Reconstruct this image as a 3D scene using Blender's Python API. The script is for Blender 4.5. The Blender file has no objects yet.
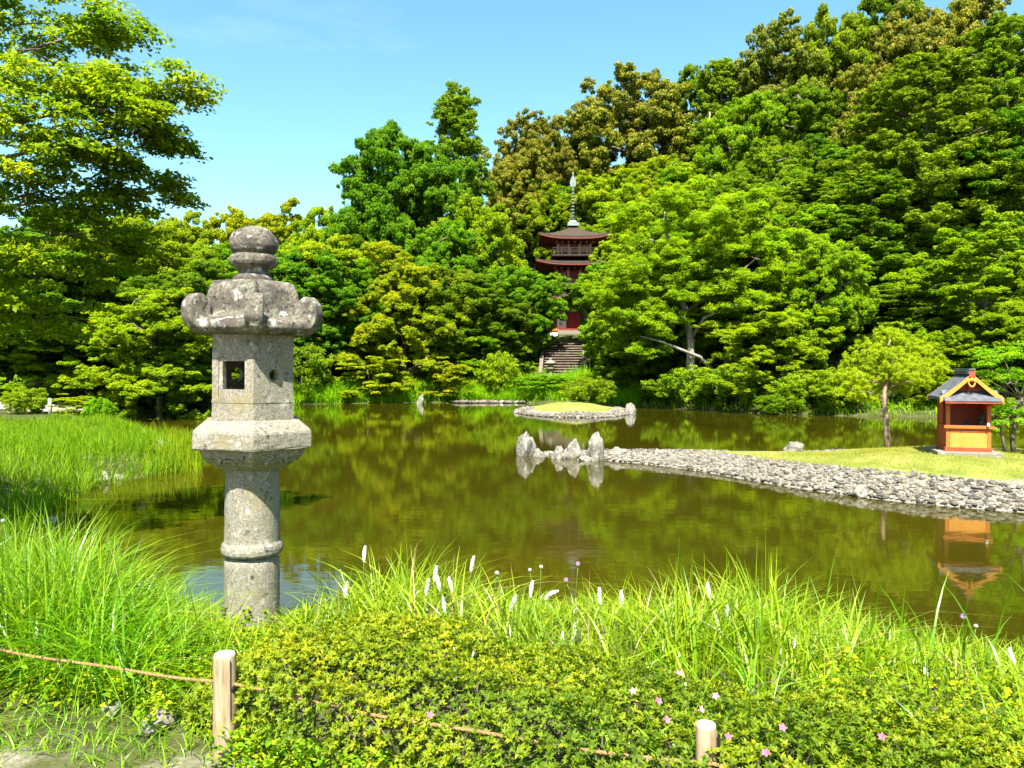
import bpy, bmesh, math, random
import numpy as np
from mathutils import Vector, Matrix, noise as mnoise

# ------------------------------------------------------------------ camera, sky, sun, exposure
S = bpy.context.scene
COL = S.collection
F = 773.0
CAM_Z = 2.9
PITCH = math.atan(17.0 / F)
cam_d = bpy.data.cameras.new('camera'); cam_d.sensor_width = 36; cam_d.lens = 36 * F / 1024
cam_d.clip_start = 0.05; cam_d.clip_end = 3000
cam = bpy.data.objects.new('camera', cam_d); COL.objects.link(cam)
cam.location = (0, 0, CAM_Z); cam.rotation_euler = (math.pi / 2 - PITCH, 0, 0)
S.camera = cam

SUN_EL = math.radians(55); SUN_AZ = math.radians(185)     # azimuth clockwise from +Y; behind the camera, a little left
sun_dir = Vector((math.sin(SUN_AZ) * math.cos(SUN_EL), math.cos(SUN_AZ) * math.cos(SUN_EL), math.sin(SUN_EL)))
W = bpy.data.worlds.new('World'); S.world = W; W.use_nodes = True
nt = W.node_tree; nt.nodes.clear()
sky = nt.nodes.new('ShaderNodeTexSky'); sky.sky_type = 'NISHITA'; sky.sun_disc = False
sky.sun_elevation = SUN_EL; sky.sun_rotation = SUN_AZ
sky.altitude = 0; sky.air_density = 1.0; sky.dust_density = 0.6; sky.ozone_density = 1.0
hsv = nt.nodes.new('ShaderNodeHueSaturation'); hsv.inputs['Hue'].default_value = 0.472; hsv.inputs['Saturation'].default_value = 1.16
bg = nt.nodes.new('ShaderNodeBackground'); bg.inputs['Strength'].default_value = 0.072
wo = nt.nodes.new('ShaderNodeOutputWorld')
nt.links.new(sky.outputs[0], hsv.inputs['Color']); tcw = nt.nodes.new('ShaderNodeTexCoord'); mpw = nt.nodes.new('ShaderNodeMapping'); mpw.inputs['Scale'].default_value = (2.2, 2.2, 9); mpw.inputs['Location'].default_value = (.4, .1, .3)
nzw = nt.nodes.new('ShaderNodeTexNoise'); nzw.inputs['Scale'].default_value = 1.6; nzw.inputs['Detail'].default_value = 7; nzw.inputs['Roughness'].default_value = .6
rpw = nt.nodes.new('ShaderNodeValToRGB'); rpw.color_ramp.elements[0].position = .60; rpw.color_ramp.elements[1].position = .92; rpw.color_ramp.elements[1].color = (.2, .2, .2, 1)
mxw = nt.nodes.new('ShaderNodeMix'); mxw.data_type = 'RGBA'; mxw.inputs[7].default_value = (5.2, 5.6, 6.0, 1)
nt.links.new(tcw.outputs['Generated'], mpw.inputs['Vector']); nt.links.new(mpw.outputs[0], nzw.inputs['Vector']); nt.links.new(nzw.outputs['Fac'], rpw.inputs['Fac'])
nt.links.new(rpw.outputs[0], mxw.inputs[0]); nt.links.new(hsv.outputs[0], mxw.inputs[6]); nt.links.new(mxw.outputs[2], bg.inputs['Color']); nt.links.new(bg.outputs[0], wo.inputs['Surface'])
sl = bpy.data.lights.new('sun', 'SUN'); sl.energy = 5.0; sl.angle = math.radians(0.53); sl.color = (1.0, 0.955, 0.87)
so = bpy.data.objects.new('sun', sl); COL.objects.link(so); so.location = (-20, -60, 90)
so.rotation_euler = (-sun_dir).to_track_quat('-Z', 'Y').to_euler()
S.view_settings.view_transform = 'Standard'; S.view_settings.look = 'None'
S.view_settings.exposure = 2.0; S.view_settings.gamma = 1.0
S.render.engine = 'CYCLES'
cy = S.cycles
cy.max_bounces = 7; cy.diffuse_bounces = 4; cy.glossy_bounces = 3; cy.transmission_bounces = 4; cy.transparent_max_bounces = 4
cy.caustics_reflective = False; cy.caustics_refractive = False; cy.use_denoising = True; cy.sample_clamp_indirect = 6

# ------------------------------------------------------------------ helpers
def P(px, py, Y):
    """world point seen at pixel px,py at depth Y"""
    ca, sa = math.cos(PITCH), math.sin(PITCH)
    a = (px - 512) / F; b = (384 - py) / F
    d = Vector((a, ca + b * sa, -sa + b * ca))
    return Vector((0, 0, CAM_Z)) + d * (Y / d.y)
def G(px, py, z=0.0):
    p = P(px, py, 1.0) - Vector((0, 0, CAM_Z))
    return Vector((0, 0, CAM_Z)) + p * ((z - CAM_Z) / p.z)
def mpp(Y): return Y / F

def tag(o, label=None, cat=None, group=None, kind=None):
    if label: o['label'] = label
    if cat: o['category'] = cat
    if group: o['group'] = group
    if kind: o['kind'] = kind
    return o
def empty(name, loc=(0, 0, 0), rz=0.0):
    o = bpy.data.objects.new(name, None); COL.objects.link(o)
    o.location = loc; o.rotation_euler = (0, 0, rz); o.empty_display_size = 0.2
    return o
def link(name, me, mat=None, parent=None, loc=None):
    o = bpy.data.objects.new(name, me); COL.objects.link(o)
    if mat is not None and not me.materials: me.materials.append(mat)
    if parent is not None: o.parent = parent
    if loc is not None: o.location = loc
    return o
def copy_tree(o, parent=None):
    c = o.copy(); COL.objects.link(c); c.parent = parent
    if parent is not None: c.matrix_parent_inverse = o.matrix_parent_inverse.copy()
    for ch in list(o.children): copy_tree(ch, c)
    return c

def np_mesh(name, V, Q, tint=None, smooth=False):
    """V (n,3) verts, Q (m,k) faces with k verts each"""
    V = np.asarray(V, dtype=np.float32); Q = np.asarray(Q, dtype=np.int32)
    me = bpy.data.meshes.new(name)
    m, k = Q.shape
    me.vertices.add(len(V)); me.vertices.foreach_set('co', V.ravel())
    me.loops.add(m * k); me.loops.foreach_set('vertex_index', Q.ravel())
    me.polygons.add(m)
    me.polygons.foreach_set('loop_start', np.arange(0, m * k, k, dtype=np.int32))
    me.polygons.foreach_set('loop_total', np.full(m, k, dtype=np.int32))
    if smooth: me.polygons.foreach_set('use_smooth', np.ones(m, dtype=bool))
    me.update(calc_edges=True)
    if tint is not None:
        a = me.attributes.new('tint', 'FLOAT_COLOR', 'POINT')
        t = np.ones((len(V), 4), dtype=np.float32); t[:, :3] = tint
        a.data.foreach_set('color', t.ravel())
    return me
def nrm(a):
    return a / np.maximum(np.linalg.norm(a, axis=-1, keepdims=True), 1e-9)
def leaf_arrays(C, N, L, Wd, rng, T=None, fold=0.18):
    """one pointed quad per leaf"""
    n = len(C); N = nrm(N)
    R = rng.normal(size=(n, 3)) if T is None else T
    T = nrm(R - N * (R * N).sum(1, keepdims=True))
    B = np.cross(N, T)
    L = np.broadcast_to(np.asarray(L, float), (n,))[:, None]; Wd = np.broadcast_to(np.asarray(Wd, float), (n,))[:, None]
    V = np.empty((n, 4, 3))
    V[:, 0] = C - T * L * .5
    V[:, 1] = C + B * Wd * .5 + N * Wd * fold - T * L * .06
    V[:, 2] = C + T * L * .5 - N * L * .08
    V[:, 3] = C - B * Wd * .5 + N * Wd * fold - T * L * .06
    return V.reshape(-1, 3), np.arange(n * 4).reshape(n, 4)
def leaf_mesh(name, C, N, L, Wd, tint, rng, T=None, fold=0.18):
    V, Q = leaf_arrays(C, N, L, Wd, rng, T, fold)
    return np_mesh(name, V, Q, np.repeat(tint, 4, axis=0))
def blades_mesh(name, base, h, lean, az, w, rng, seg=5, tint=None):
    n = len(base); t = np.linspace(0, 1, seg + 1)[None, :]
    h = h[:, None]; lean = lean[:, None]
    out = h * lean * t ** 2.0
    up = h * (t - 0.42 * np.minimum(lean, 1.5) * t ** 2.6)
    d = np.stack([np.cos(az), np.sin(az)], 1)
    tw = az + np.pi / 2 + rng.normal(0, .7, n)
    s = np.stack([np.cos(tw), np.sin(tw)], 1)
    ww = w[:, None] * (0.55 + 0.9 * t * (1 - t) * 1.6) * (1 - t ** 3.0) + 0.0004
    ctr = np.zeros((n, seg + 1, 3))
    ctr[:, :, 0] = base[:, None, 0] + out * d[:, None, 0]
    ctr[:, :, 1] = base[:, None, 1] + out * d[:, None, 1]
    ctr[:, :, 2] = base[:, None, 2] + up
    V = np.empty((n, seg + 1, 2, 3)); V[:, :, 0] = ctr; V[:, :, 1] = ctr
    for k in (0, 1):
        V[:, :, 0, k] += ww * .5 * s[:, None, k]; V[:, :, 1, k] -= ww * .5 * s[:, None, k]
    idx = np.arange(n * (seg + 1) * 2).reshape(n, seg + 1, 2)
    Q = np.stack([idx[:, :-1, 0], idx[:, :-1, 1], idx[:, 1:, 1], idx[:, 1:, 0]], -1).reshape(-1, 4)
    if tint is None: tint = rng.random((n, 3))
    return np_mesh(name, V.reshape(-1, 3), Q, np.repeat(tint, (seg + 1) * 2, axis=0))

class MB:
    def __init__(self): self.v = []; self.f = []
    def add(self, vs, fs):
        o = len(self.v); self.v += [tuple(v) for v in vs]; self.f += [tuple(i + o for i in f) for f in fs]; return self
    def box(self, c, s, rot=None):
        x, y, z = s[0] / 2, s[1] / 2, s[2] / 2
        vs = [Vector((i * x, j * y, k * z)) for k in (-1, 1) for j in (-1, 1) for i in (-1, 1)]
        if rot is not None: vs = [rot @ v for v in vs]
        vs = [v + Vector(c) for v in vs]
        return self.add(vs, [(0, 2, 3, 1), (4, 5, 7, 6), (0, 1, 5, 4), (2, 6, 7, 3), (0, 4, 6, 2), (1, 3, 7, 5)])
    def bar(self, a, b, w, h, up=Vector((0, 0, 1))):
        a = Vector(a); b = Vector(b); d = (b - a); L = d.length; d.normalize()
        s = d.cross(up); s.normalize(); u = s.cross(d)
        return self.box((a + b) / 2, (L, w, h), Matrix((d, s, u)).transposed())
    def tube(self, pts, rad, n=8, cap=True):
        pts = [Vector(p) for p in pts]
        rad = [rad] * len(pts) if isinstance(rad, (int, float)) else rad
        vs = []; prev = None
        for i, p in enumerate(pts):
            d = (pts[min(i + 1, len(pts) - 1)] - pts[max(i - 1, 0)]).normalized()
            if prev is None:
                ref = Vector((0, 0, 1)) if abs(d.z) < .9 else Vector((1, 0, 0))
                s = d.cross(ref).normalized()
            else:
                s = (prev - d * prev.dot(d)).normalized()
            prev = s; u = d.cross(s)
            for k in range(n):
                a = 2 * math.pi * k / n
                vs.append(p + (s * math.cos(a) + u * math.sin(a)) * rad[i])
        fs = []
        for i in range(len(pts) - 1):
            for k in range(n):
                fs.append((i * n + k, i * n + (k + 1) % n, (i + 1) * n + (k + 1) % n, (i + 1) * n + k))
        if cap:
            fs.append(tuple(range(n - 1, -1, -1))); fs.append(tuple((len(pts) - 1) * n + k for k in range(n)))
        return self.add(vs, fs)
    def lathe(self, prof, n=24, c=(0, 0, 0)):
        vs = []
        for r, z in prof:
            for k in range(n):
                a = 2 * math.pi * k / n
                vs.append((c[0] + r * math.cos(a), c[1] + r * math.sin(a), c[2] + z))
        m = len(prof)
        fs = [(i * n + k, i * n + (k + 1) % n, (i + 1) * n + (k + 1) % n, (i + 1) * n + k) for i in range(m - 1) for k in range(n)]
        fs.append(tuple(range(n - 1, -1, -1))); fs.append(tuple((m - 1) * n + k for k in range(n)))
        return self.add(vs, fs)
    def mesh(self, name, smooth=False, bevel=0, bseg=2):
        me = bpy.data.meshes.new(name); me.from_pydata(self.v, [], self.f); me.update()
        bm = bmesh.new(); bm.from_mesh(me)
        if bevel:
            es = [e for e in bm.edges if len(e.link_faces) == 2 and e.calc_face_angle(0) > .6]
            bmesh.ops.bevel(bm, geom=es, offset=bevel, segments=bseg, profile=.6, affect='EDGES', clamp_overlap=True)
        bmesh.ops.recalc_face_normals(bm, faces=bm.faces)
        bm.to_mesh(me); bm.free()
        if smooth:
            me.polygons.foreach_set('use_smooth', np.ones(len(me.polygons), dtype=bool))
        return me
    def build(self, name, mat, parent=None, smooth=False, bevel=0, bseg=2):
        return link(name, self.mesh(name, smooth, bevel, bseg), mat, parent)
def bake_mods(o):
    dg = bpy.context.evaluated_depsgraph_get(); dg.update()
    me = bpy.data.meshes.new_from_object(o.evaluated_get(dg))
    o.modifiers.clear(); o.data = me
    return o

# ------------------------------------------------------------------ materials
def new_mat(name):
    m = bpy.data.materials.new(name); m.use_nodes = True; m.node_tree.nodes.clear()
    return m, m.node_tree
def nd(t, kind, **kw):
    n = t.nodes.new(kind)
    for k, v in kw.items():
        if k in n.inputs: n.inputs[k].default_value = v
        else: setattr(n, k, v)
    return n
def ramp(t, pts, fac=None, interp='LINEAR'):
    r = t.nodes.new('ShaderNodeValToRGB'); e = r.color_ramp.elements; r.color_ramp.interpolation = interp
    while len(e) < len(pts): e.new(0.5)
    for i, (p, c) in enumerate(pts):
        e[i].position = p; e[i].color = (*c, 1) if len(c) == 3 else c
    if fac is not None: t.links.new(fac, r.inputs['Fac'])
    return r
def mixc(t, a, b, fac, blend='MIX'):
    m = t.nodes.new('ShaderNodeMix'); m.data_type = 'RGBA'; m.blend_type = blend
    for s, v in ((0, fac), (6, a), (7, b)):
        if hasattr(v, 'links') or isinstance(v, bpy.types.NodeSocket): t.links.new(v, m.inputs[s])
        elif s == 0: m.inputs[0].default_value = v
        else: m.inputs[s].default_value = (*v, 1)
    return m.outputs[2]
def leaf_mat(name, dark, mid, young, trans=.5, gold=None, rough=.6, var=.10, spec=.10):
    dark, mid, young = [(c[0] * 2.05, c[1] * 1.78, c[2] * .6) for c in (dark, mid, young)]
    m, t = new_mat(name)
    at = nd(t, 'ShaderNodeAttribute', attribute_name='tint')
    sep = nd(t, 'ShaderNodeSeparateColor'); t.links.new(at.outputs['Color'], sep.inputs[0])
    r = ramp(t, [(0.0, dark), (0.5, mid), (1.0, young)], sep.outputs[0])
    c = r.outputs[0]
    if gold is not None: c = mixc(t, c, gold, sep.outputs[1])
    oi = nd(t, 'ShaderNodeObjectInfo')
    mr = nd(t, 'ShaderNodeMapRange'); mr.inputs['To Min'].default_value = .5 - var * .22; mr.inputs['To Max'].default_value = .5 + var * .22
    t.links.new(oi.outputs['Random'], mr.inputs['Value'])
    mv = nd(t, 'ShaderNodeMapRange'); mv.inputs['To Min'].default_value = 1 - var; mv.inputs['To Max'].default_value = 1 + var
    mm = nd(t, 'ShaderNodeMath', operation='FRACT'); ml = nd(t, 'ShaderNodeMath', operation='MULTIPLY'); ml.inputs[1].default_value = 7.31
    t.links.new(oi.outputs['Random'], ml.inputs[0]); t.links.new(ml.outputs[0], mm.inputs[0]); t.links.new(mm.outputs[0], mv.inputs['Value'])
    h = nd(t, 'ShaderNodeHueSaturation'); t.links.new(mr.outputs[0], h.inputs['Hue']); t.links.new(mv.outputs[0], h.inputs['Value']); t.links.new(c, h.inputs['Color'])
    p = nd(t, 'ShaderNodeBsdfPrincipled', Roughness=rough); p.inputs['Specular IOR Level'].default_value = spec
    t.links.new(h.outputs[0], p.inputs['Base Color'])
    tr = nd(t, 'ShaderNodeBsdfTranslucent')
    tc = mixc(t, h.outputs[0], (1.75, 1.6, .35), 1.0, 'MULTIPLY'); t.links.new(tc, tr.inputs['Color'])
    mx = nd(t, 'ShaderNodeMixShader'); mx.inputs[0].default_value = trans
    t.links.new(p.outputs[0], mx.inputs[1]); t.links.new(tr.outputs[0], mx.inputs[2])
    o = nd(t, 'ShaderNodeOutputMaterial'); t.links.new(mx.outputs[0], o.inputs[0])
    return m
def surf_mat(name, cols, scale=8.0, rough=.8, bump=.3, detail=8, spec=.3, stretch=(1, 1, 1), spots=None, bscale=None, bdist=.02):
    """noise mottled surface; spots = list of (colour, scale, lo, hi)"""
    m, t = new_mat(name)
    tc = nd(t, 'ShaderNodeTexCoord'); mp = nd(t, 'ShaderNodeMapping'); mp.inputs['Scale'].default_value = stretch
    t.links.new(tc.outputs['Object'], mp.inputs['Vector'])
    n1 = nd(t, 'ShaderNodeTexNoise', Scale=scale, Detail=detail, Roughness=.65); t.links.new(mp.outputs[0], n1.inputs['Vector'])
    k = len(cols)
    r = ramp(t, [(.25 + .5 * i / max(1, k - 1), c) for i, c in enumerate(cols)], n1.outputs['Fac'])
    c = r.outputs[0]
    for i, (cc, sc, lo, hi) in enumerate(spots or []):
        n2 = nd(t, 'ShaderNodeTexNoise', Scale=sc, Detail=6, Roughness=.6)
        mp2 = nd(t, 'ShaderNodeMapping'); mp2.inputs['Location'].default_value = (3.1 * i + 1, 7.7 * i, 1.3 * i)
        t.links.new(tc.outputs['Object'], mp2.inputs['Vector']); t.links.new(mp2.outputs[0], n2.inputs['Vector'])
        f = ramp(t, [(lo, (0, 0, 0)), (hi, (1, 1, 1))], n2.outputs['Fac'])
        c = mixc(t, c, cc, f.outputs[0])
    p = nd(t, 'ShaderNodeBsdfPrincipled', Roughness=rough); p.inputs['Specular IOR Level'].default_value = spec
    t.links.new(c, p.inputs['Base Color'])
    if bump:
        nb = nd(t, 'ShaderNodeTexNoise', Scale=bscale or scale * 4, Detail=6, Roughness=.7); t.links.new(mp.outputs[0], nb.inputs['Vector'])
        b = nd(t, 'ShaderNodeBump', Strength=bump, Distance=bdist); t.links.new(nb.outputs['Fac'], b.inputs['Height']); t.links.new(b.outputs[0], p.inputs['Normal'])
    o = nd(t, 'ShaderNodeOutputMaterial'); t.links.new(p.outputs[0], o.inputs[0])
    return m
M = {}
M['leaf_dark'] = leaf_mat('leaf_dark', (.020, .050, .004), (.042, .096, .007), (.080, .142, .010), gold=(.14, .10, .02))
M['leaf_conifer'] = leaf_mat('leaf_conifer', (.022, .056, .006), (.052, .115, .010), (.092, .165, .012), trans=.3)
M['leaf_mid'] = leaf_mat('leaf_mid', (.028, .066, .005), (.058, .125, .008), (.105, .180, .011), gold=(.15, .105, .02))
M['leaf_bright'] = leaf_mat('leaf_bright', (.035, .082, .005), (.072, .152, .008), (.135, .205, .011))
M['leaf_yellow'] = leaf_mat('leaf_yellow', (.042, .080, .004), (.092, .155, .007), (.155, .205, .011))
M['leaf_gold'] = leaf_mat('leaf_gold', (.022, .045, .005), (.055, .080, .010), (.10, .115, .015), trans=.25, gold=(.235, .205, .032))
M['leaf_amber'] = leaf_mat('leaf_amber', (.042, .080, .004), (.090, .138, .008), (.155, .175, .012))
M['leaf_maple_near'] = leaf_mat('leaf_maple_near', (.035, .085, .004), (.085, .150, .006), (.175, .210, .008), trans=.55)
M['leaf_azalea'] = leaf_mat('leaf_azalea', (.016, .056, .005), (.066, .128, .007), (.145, .188, .010), trans=.38, spec=.25)
M['leaf_pine'] = leaf_mat('leaf_pine', (.080, .125, .010), (.140, .195, .014), (.20, .25, .022), trans=.45)
M['grass_near'] = leaf_mat('grass_near', (.040, .098, .006), (.078, .162, .009), (.140, .205, .018), trans=.42, spec=.5, rough=.38)
M['grass_bank'] = leaf_mat('grass_bank', (.036, .092, .006), (.072, .142, .009), (.125, .190, .012), trans=.45)
M['reed_far'] = leaf_mat('reed_far', (.060, .140, .010), (.105, .205, .014), (.155, .24, .018), trans=.5)
M['turf'] = leaf_mat('turf', (.07, .095, .018), (.105, .13, .028), (.135, .14, .045), trans=.3)
M['weed'] = leaf_mat('weed', (.035, .090, .006), (.080, .155, .009), (.150, .200, .012), trans=.35)
M['bark'] = surf_mat('bark', [(.05, .035, .024), (.11, .085, .06), (.17, .14, .105)], 6, .9, .6, stretch=(1, 1, .25))
M['bark_pale'] = surf_mat('bark_pale', [(.11, .09, .065), (.21, .19, .15), (.29, .27, .22)], 5, .85, .4, stretch=(1, 1, .35))
M['bark_pine'] = surf_mat('bark_pine', [(.10, .06, .04), (.24, .155, .11), (.36, .26, .20)], 9, .9, .6, stretch=(1, 1, .4))
M['granite'] = surf_mat('granite', [(.045, .04, .028), (.165, .148, .11), (.31, .285, .225)], 85, .85, .5, bscale=120, bdist=.004,
    spots=[((.10, .095, .075), 9, .56, .72), ((.33, .315, .26), 14, .58, .72), ((.16, .135, .055), 5, .56, .72), ((.035, .032, .022), 22, .60, .70)])
M['granite_roof'] = surf_mat('granite_roof', [(.032, .027, .02), (.105, .09, .066), (.22, .20, .16)], 60, .9, .6, bscale=100, bdist=.005,
    spots=[((.060, .048, .038), 6, .46, .60), ((.34, .325, .29), 12, .57, .66), ((.19, .22, .14), 13, .56, .68), ((.028, .026, .022), 36, .53, .64)])
M['rock'] = surf_mat('rock', [(.06, .054, .042), (.16, .145, .115), (.27, .25, .21)], 4, .9, .7, bscale=14, bdist=.03,
    spots=[((.07, .065, .05), 7, .56, .66), ((.34, .32, .275), 9, .56, .66), ((.20, .17, .06), 3, .60, .72)])
def stone_mat():
    m, t = new_mat('shore_stone')
    oi = nd(t, 'ShaderNodeObjectInfo'); at = nd(t, 'ShaderNodeAttribute', attribute_name='tint')
    sep = nd(t, 'ShaderNodeSeparateColor'); t.links.new(at.outputs['Color'], sep.inputs[0])
    ad = nd(t, 'ShaderNodeMath', operation='ADD'); fr = nd(t, 'ShaderNodeMath', operation='FRACT')
    t.links.new(oi.outputs['Random'], ad.inputs[0]); t.links.new(sep.outputs[0], ad.inputs[1]); t.links.new(ad.outputs[0], fr.inputs[0])
    r = ramp(t, [(0, (.04, .037, .03)), (.3, (.085, .077, .06)), (.6, (.14, .124, .096)), (.8, (.16, .128, .09)), (1, (.28, .255, .215))], fr.outputs[0])
    tc = nd(t, 'ShaderNodeTexCoord'); n1 = nd(t, 'ShaderNodeTexNoise', Scale=14.0, Detail=6.0); t.links.new(tc.outputs['Object'], n1.inputs['Vector'])
    f = ramp(t, [(.3, (.55, .55, .55)), (.7, (1.25, 1.22, 1.15))], n1.outputs['Fac'])
    c = mixc(t, r.outputs[0], f.outputs[0], 1.0, 'MULTIPLY')
    geo = nd(t, 'ShaderNodeNewGeometry'); sx = nd(t, 'ShaderNodeSeparateXYZ'); t.links.new(geo.outputs['Position'], sx.inputs[0])
    wet = ramp(t, [(.045, (.38, .37, .32)), (.085, (1, 1, 1))], sx.outputs['Z']); c = mixc(t, c, wet.outputs[0], 1.0, 'MULTIPLY')
    p = nd(t, 'ShaderNodeBsdfPrincipled', Roughness=.85); t.links.new(c, p.inputs['Base Color'])
    b = nd(t, 'ShaderNodeBump', Strength=.5, Distance=.01); t.links.new(n1.outputs['Fac'], b.inputs['Height']); t.links.new(b.outputs[0], p.inputs['Normal'])
    o = nd(t, 'ShaderNodeOutputMaterial'); t.links.new(p.outputs[0], o.inputs[0]); return m
M['shore_stone'] = stone_mat()
def wood_mat(name, a, b, c, crack=True):
    return surf_mat(name, [a, b, c], 10, .75, .35, stretch=(6, 6, .6), bscale=14, bdist=.004)
M['post_wood'] = wood_mat('post_wood', (.10, .068, .035), (.26, .19, .11), (.37, .295, .195))
M['post_top'] = surf_mat('post_top', [(.40, .37, .31), (.58, .55, .48)], 20, .8, .3)
M['rope'] = surf_mat('rope', [(.08, .045, .014), (.19, .12, .042), (.28, .195, .08)], 90, .9, .4, bdist=.002)
def paint(name, col, v=.25, rough=.55):
    d = tuple(x * (1 - v) for x in col); e = tuple(min(1, x * (1 + v * .5)) for x in col)
    w = tuple(x * (1 - 1.5 * v) for x in col)
    return surf_mat(name, [d, col, e], 4, rough, .2, bscale=30, bdist=.004, stretch=(1, 1, .35), spots=[(w, 9, .56, .72)])
M['vermilion'] = paint('vermilion', (.36, .052, .016)); M['orange'] = paint('orange', (.40, .105, .018)); M['amber'] = paint('amber', (.50, .20, .032), .12)
M['pagoda_red'] = paint('pagoda_red', (.16, .030, .018), .35, .7); M['pagoda_door'] = paint('pagoda_door', (.24, .024, .022), .25, .6)
M['pagoda_trim'] = paint('pagoda_trim', (.45, .30, .22), .3, .7)
M['bark_shingle'] = surf_mat('bark_shingle', [(.020, .013, .009), (.042, .028, .019), (.070, .047, .034)], 3, .95, .5, stretch=(1, 1, 5), bscale=9, bdist=.05)
M['plaster'] = paint('plaster', (.74, .73, .70), .1, .8); M['pale_blue'] = paint('pale_blue', (.22, .42, .60), .2, .7)
M['slate'] = surf_mat('slate', [(.035, .038, .045), (.075, .08, .09), (.13, .135, .15)], 6, .6, .4, bscale=20, bdist=.01)
M['bronze'] = surf_mat('bronze', [(.10, .13, .125), (.17, .20, .19), (.23, .26, .25)], 4, .55, .2)
M['black_wood'] = paint('black_wood', (.02, .016, .014), .3, .6)
M['stair'] = surf_mat('stair', [(.08, .06, .042), (.145, .112, .082), (.20, .16, .12)], 2.5, .9, .5, bscale=8)
M['shaded_riser'] = surf_mat('shaded_riser', [(.022, .017, .013), (.045, .035, .026)], 3, .9, .5)  # shadow lines under the treads painted in as near-black riser stone
M['path'] = surf_mat('path', [(.20, .18, .135), (.30, .27, .21)], 1.5, .95, .3)
M['plume'] = paint('plume', (.80, .78, .74), .1, .9); M['thistle'] = paint('thistle', (.50, .22, .58), .25, .8); M['thistle_pale'] = paint('thistle_pale', (.62, .50, .60), .25, .8)
M['magenta'] = paint('magenta', (.62, .10, .48), .25, .7); M['petal'] = paint('petal', (.52, .11, .17), .3, .6); M['petal_pale'] = paint('petal_pale', (.50, .19, .22), .2, .6)
M['dry_grass'] = surf_mat('dry_grass', [(.16, .12, .04), (.26, .20, .08), (.33, .27, .13)], 20, .8, 0)
M['stalk'] = paint('stalk', (.09, .14, .02), .3, .7)
# ------------------------------------------------------------------ terrain
POND = np.array([(-3.2, 6.5), (-1, 6.6), (1, 6.8), (5, 6.8), (12, 7.5), (22, 8.5), (32, 14), (36, 25), (32, 38), (25, 44), (17, 46.5), (12, 52), (8.5, 58), (4, 61),
                 (-2, 62.5), (-8, 63), (-16, 60), (-18.5, 52), (-20, 46), (-22.5, 41), (-17.5, 36), (-13, 29), (-9.6, 24), (-9.4, 21), (-10.2, 18.5), (-9.2, 14.5), (-7.2, 10.5), (-5.2, 7.6)], float)
def sdist(px, py, poly):
    """signed distance, positive outside"""
    px = np.asarray(px, float); py = np.asarray(py, float)
    d = np.full(px.shape, 1e9); ins = np.zeros(px.shape, bool)
    n = len(poly)
    for i in range(n):
        ax, ay = poly[i]; bx, by = poly[(i + 1) % n]
        ex, ey = bx - ax, by - ay
        t = np.clip(((px - ax) * ex + (py - ay) * ey) / (ex * ex + ey * ey), 0, 1)
        d = np.minimum(d, np.hypot(px - ax - t * ex, py - ay - t * ey))
        c = (ay > py) != (by > py)
        with np.errstate(divide='ignore', invalid='ignore'):
            xi = ax + (py - ay) / (by - ay if by != ay else 1e-9) * ex
        ins ^= c & (px < xi)
    return np.where(ins, -d, d)
def sm(t): t = np.clip(t, 0, 1); return t * t * (3 - 2 * t)
PAG = (6.75, 86.0)
def wob(x, y):
    return .5 * np.sin(x * .31 + 1.3 * np.sin(y * .21)) + .35 * np.sin(y * .43 + x * .17 + 2) + .25 * np.sin(x * .9 + y * .7)
def H(x, y):
    x = np.asarray(x, float); y = np.asarray(y, float)
    d = sdist(x, y, POND)
    t = np.arctan2(x, np.maximum(y, .1))
    near = sm((13 - y) / 6) * sm((x + 7.5) / 2.5)             # the bank the camera stands on
    bank = .42 + .25 * sm((d - 1) / 8)
    bank = bank * (1 - near) + 1.3 * near
    wid = 1.6 * (1 - near) + (1.9 + 1.3 * sm((x - .3) / 2.2)) * near
    z = bank * sm(d / wid)
    s1 = np.interp(t, [-.9, -.4, -.2, -.08, .0, .12, .28, .6, 1.2], [.05, .06, .10, .18, .31, .31, .42, .45, .42])
    s2 = np.interp(t, [-.9, -.4, -.2, -.08, .0, .12, .28, .6, 1.2], [.08, .10, .20, .38, .55, .55, .55, .48, .45])
    up = s1 * np.clip(d - 4, 0, 16) + s2 * np.clip(d - 20, 0, 400)
    up = 48 * (1 - np.exp(-up / 48)) * sm((y - 22) / 20)
    z = z + up + .12 * wob(x, y) * sm(d / 3) * (1 - near * .85)
    zs = np.interp(y, [61, 66.5, 78.5], [.5, 2.2, 6.25])
    k = sm((3.4 - np.abs(x - 5.0)) / 1.6) * sm((y - 60) / 3) * sm((80 - y) / 1.5)
    z = z * (1 - k) + (zs - .25) * k
    r = np.hypot(x - PAG[0], y - PAG[1])
    k = sm((11.5 - r) / 4); z = z * (1 - k) + 6.25 * k
    return np.where(d < 0, -1.7 * sm(-d / 3.0), z)
def hz(x, y): return float(H(np.array([x]), np.array([y]))[0])

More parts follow.
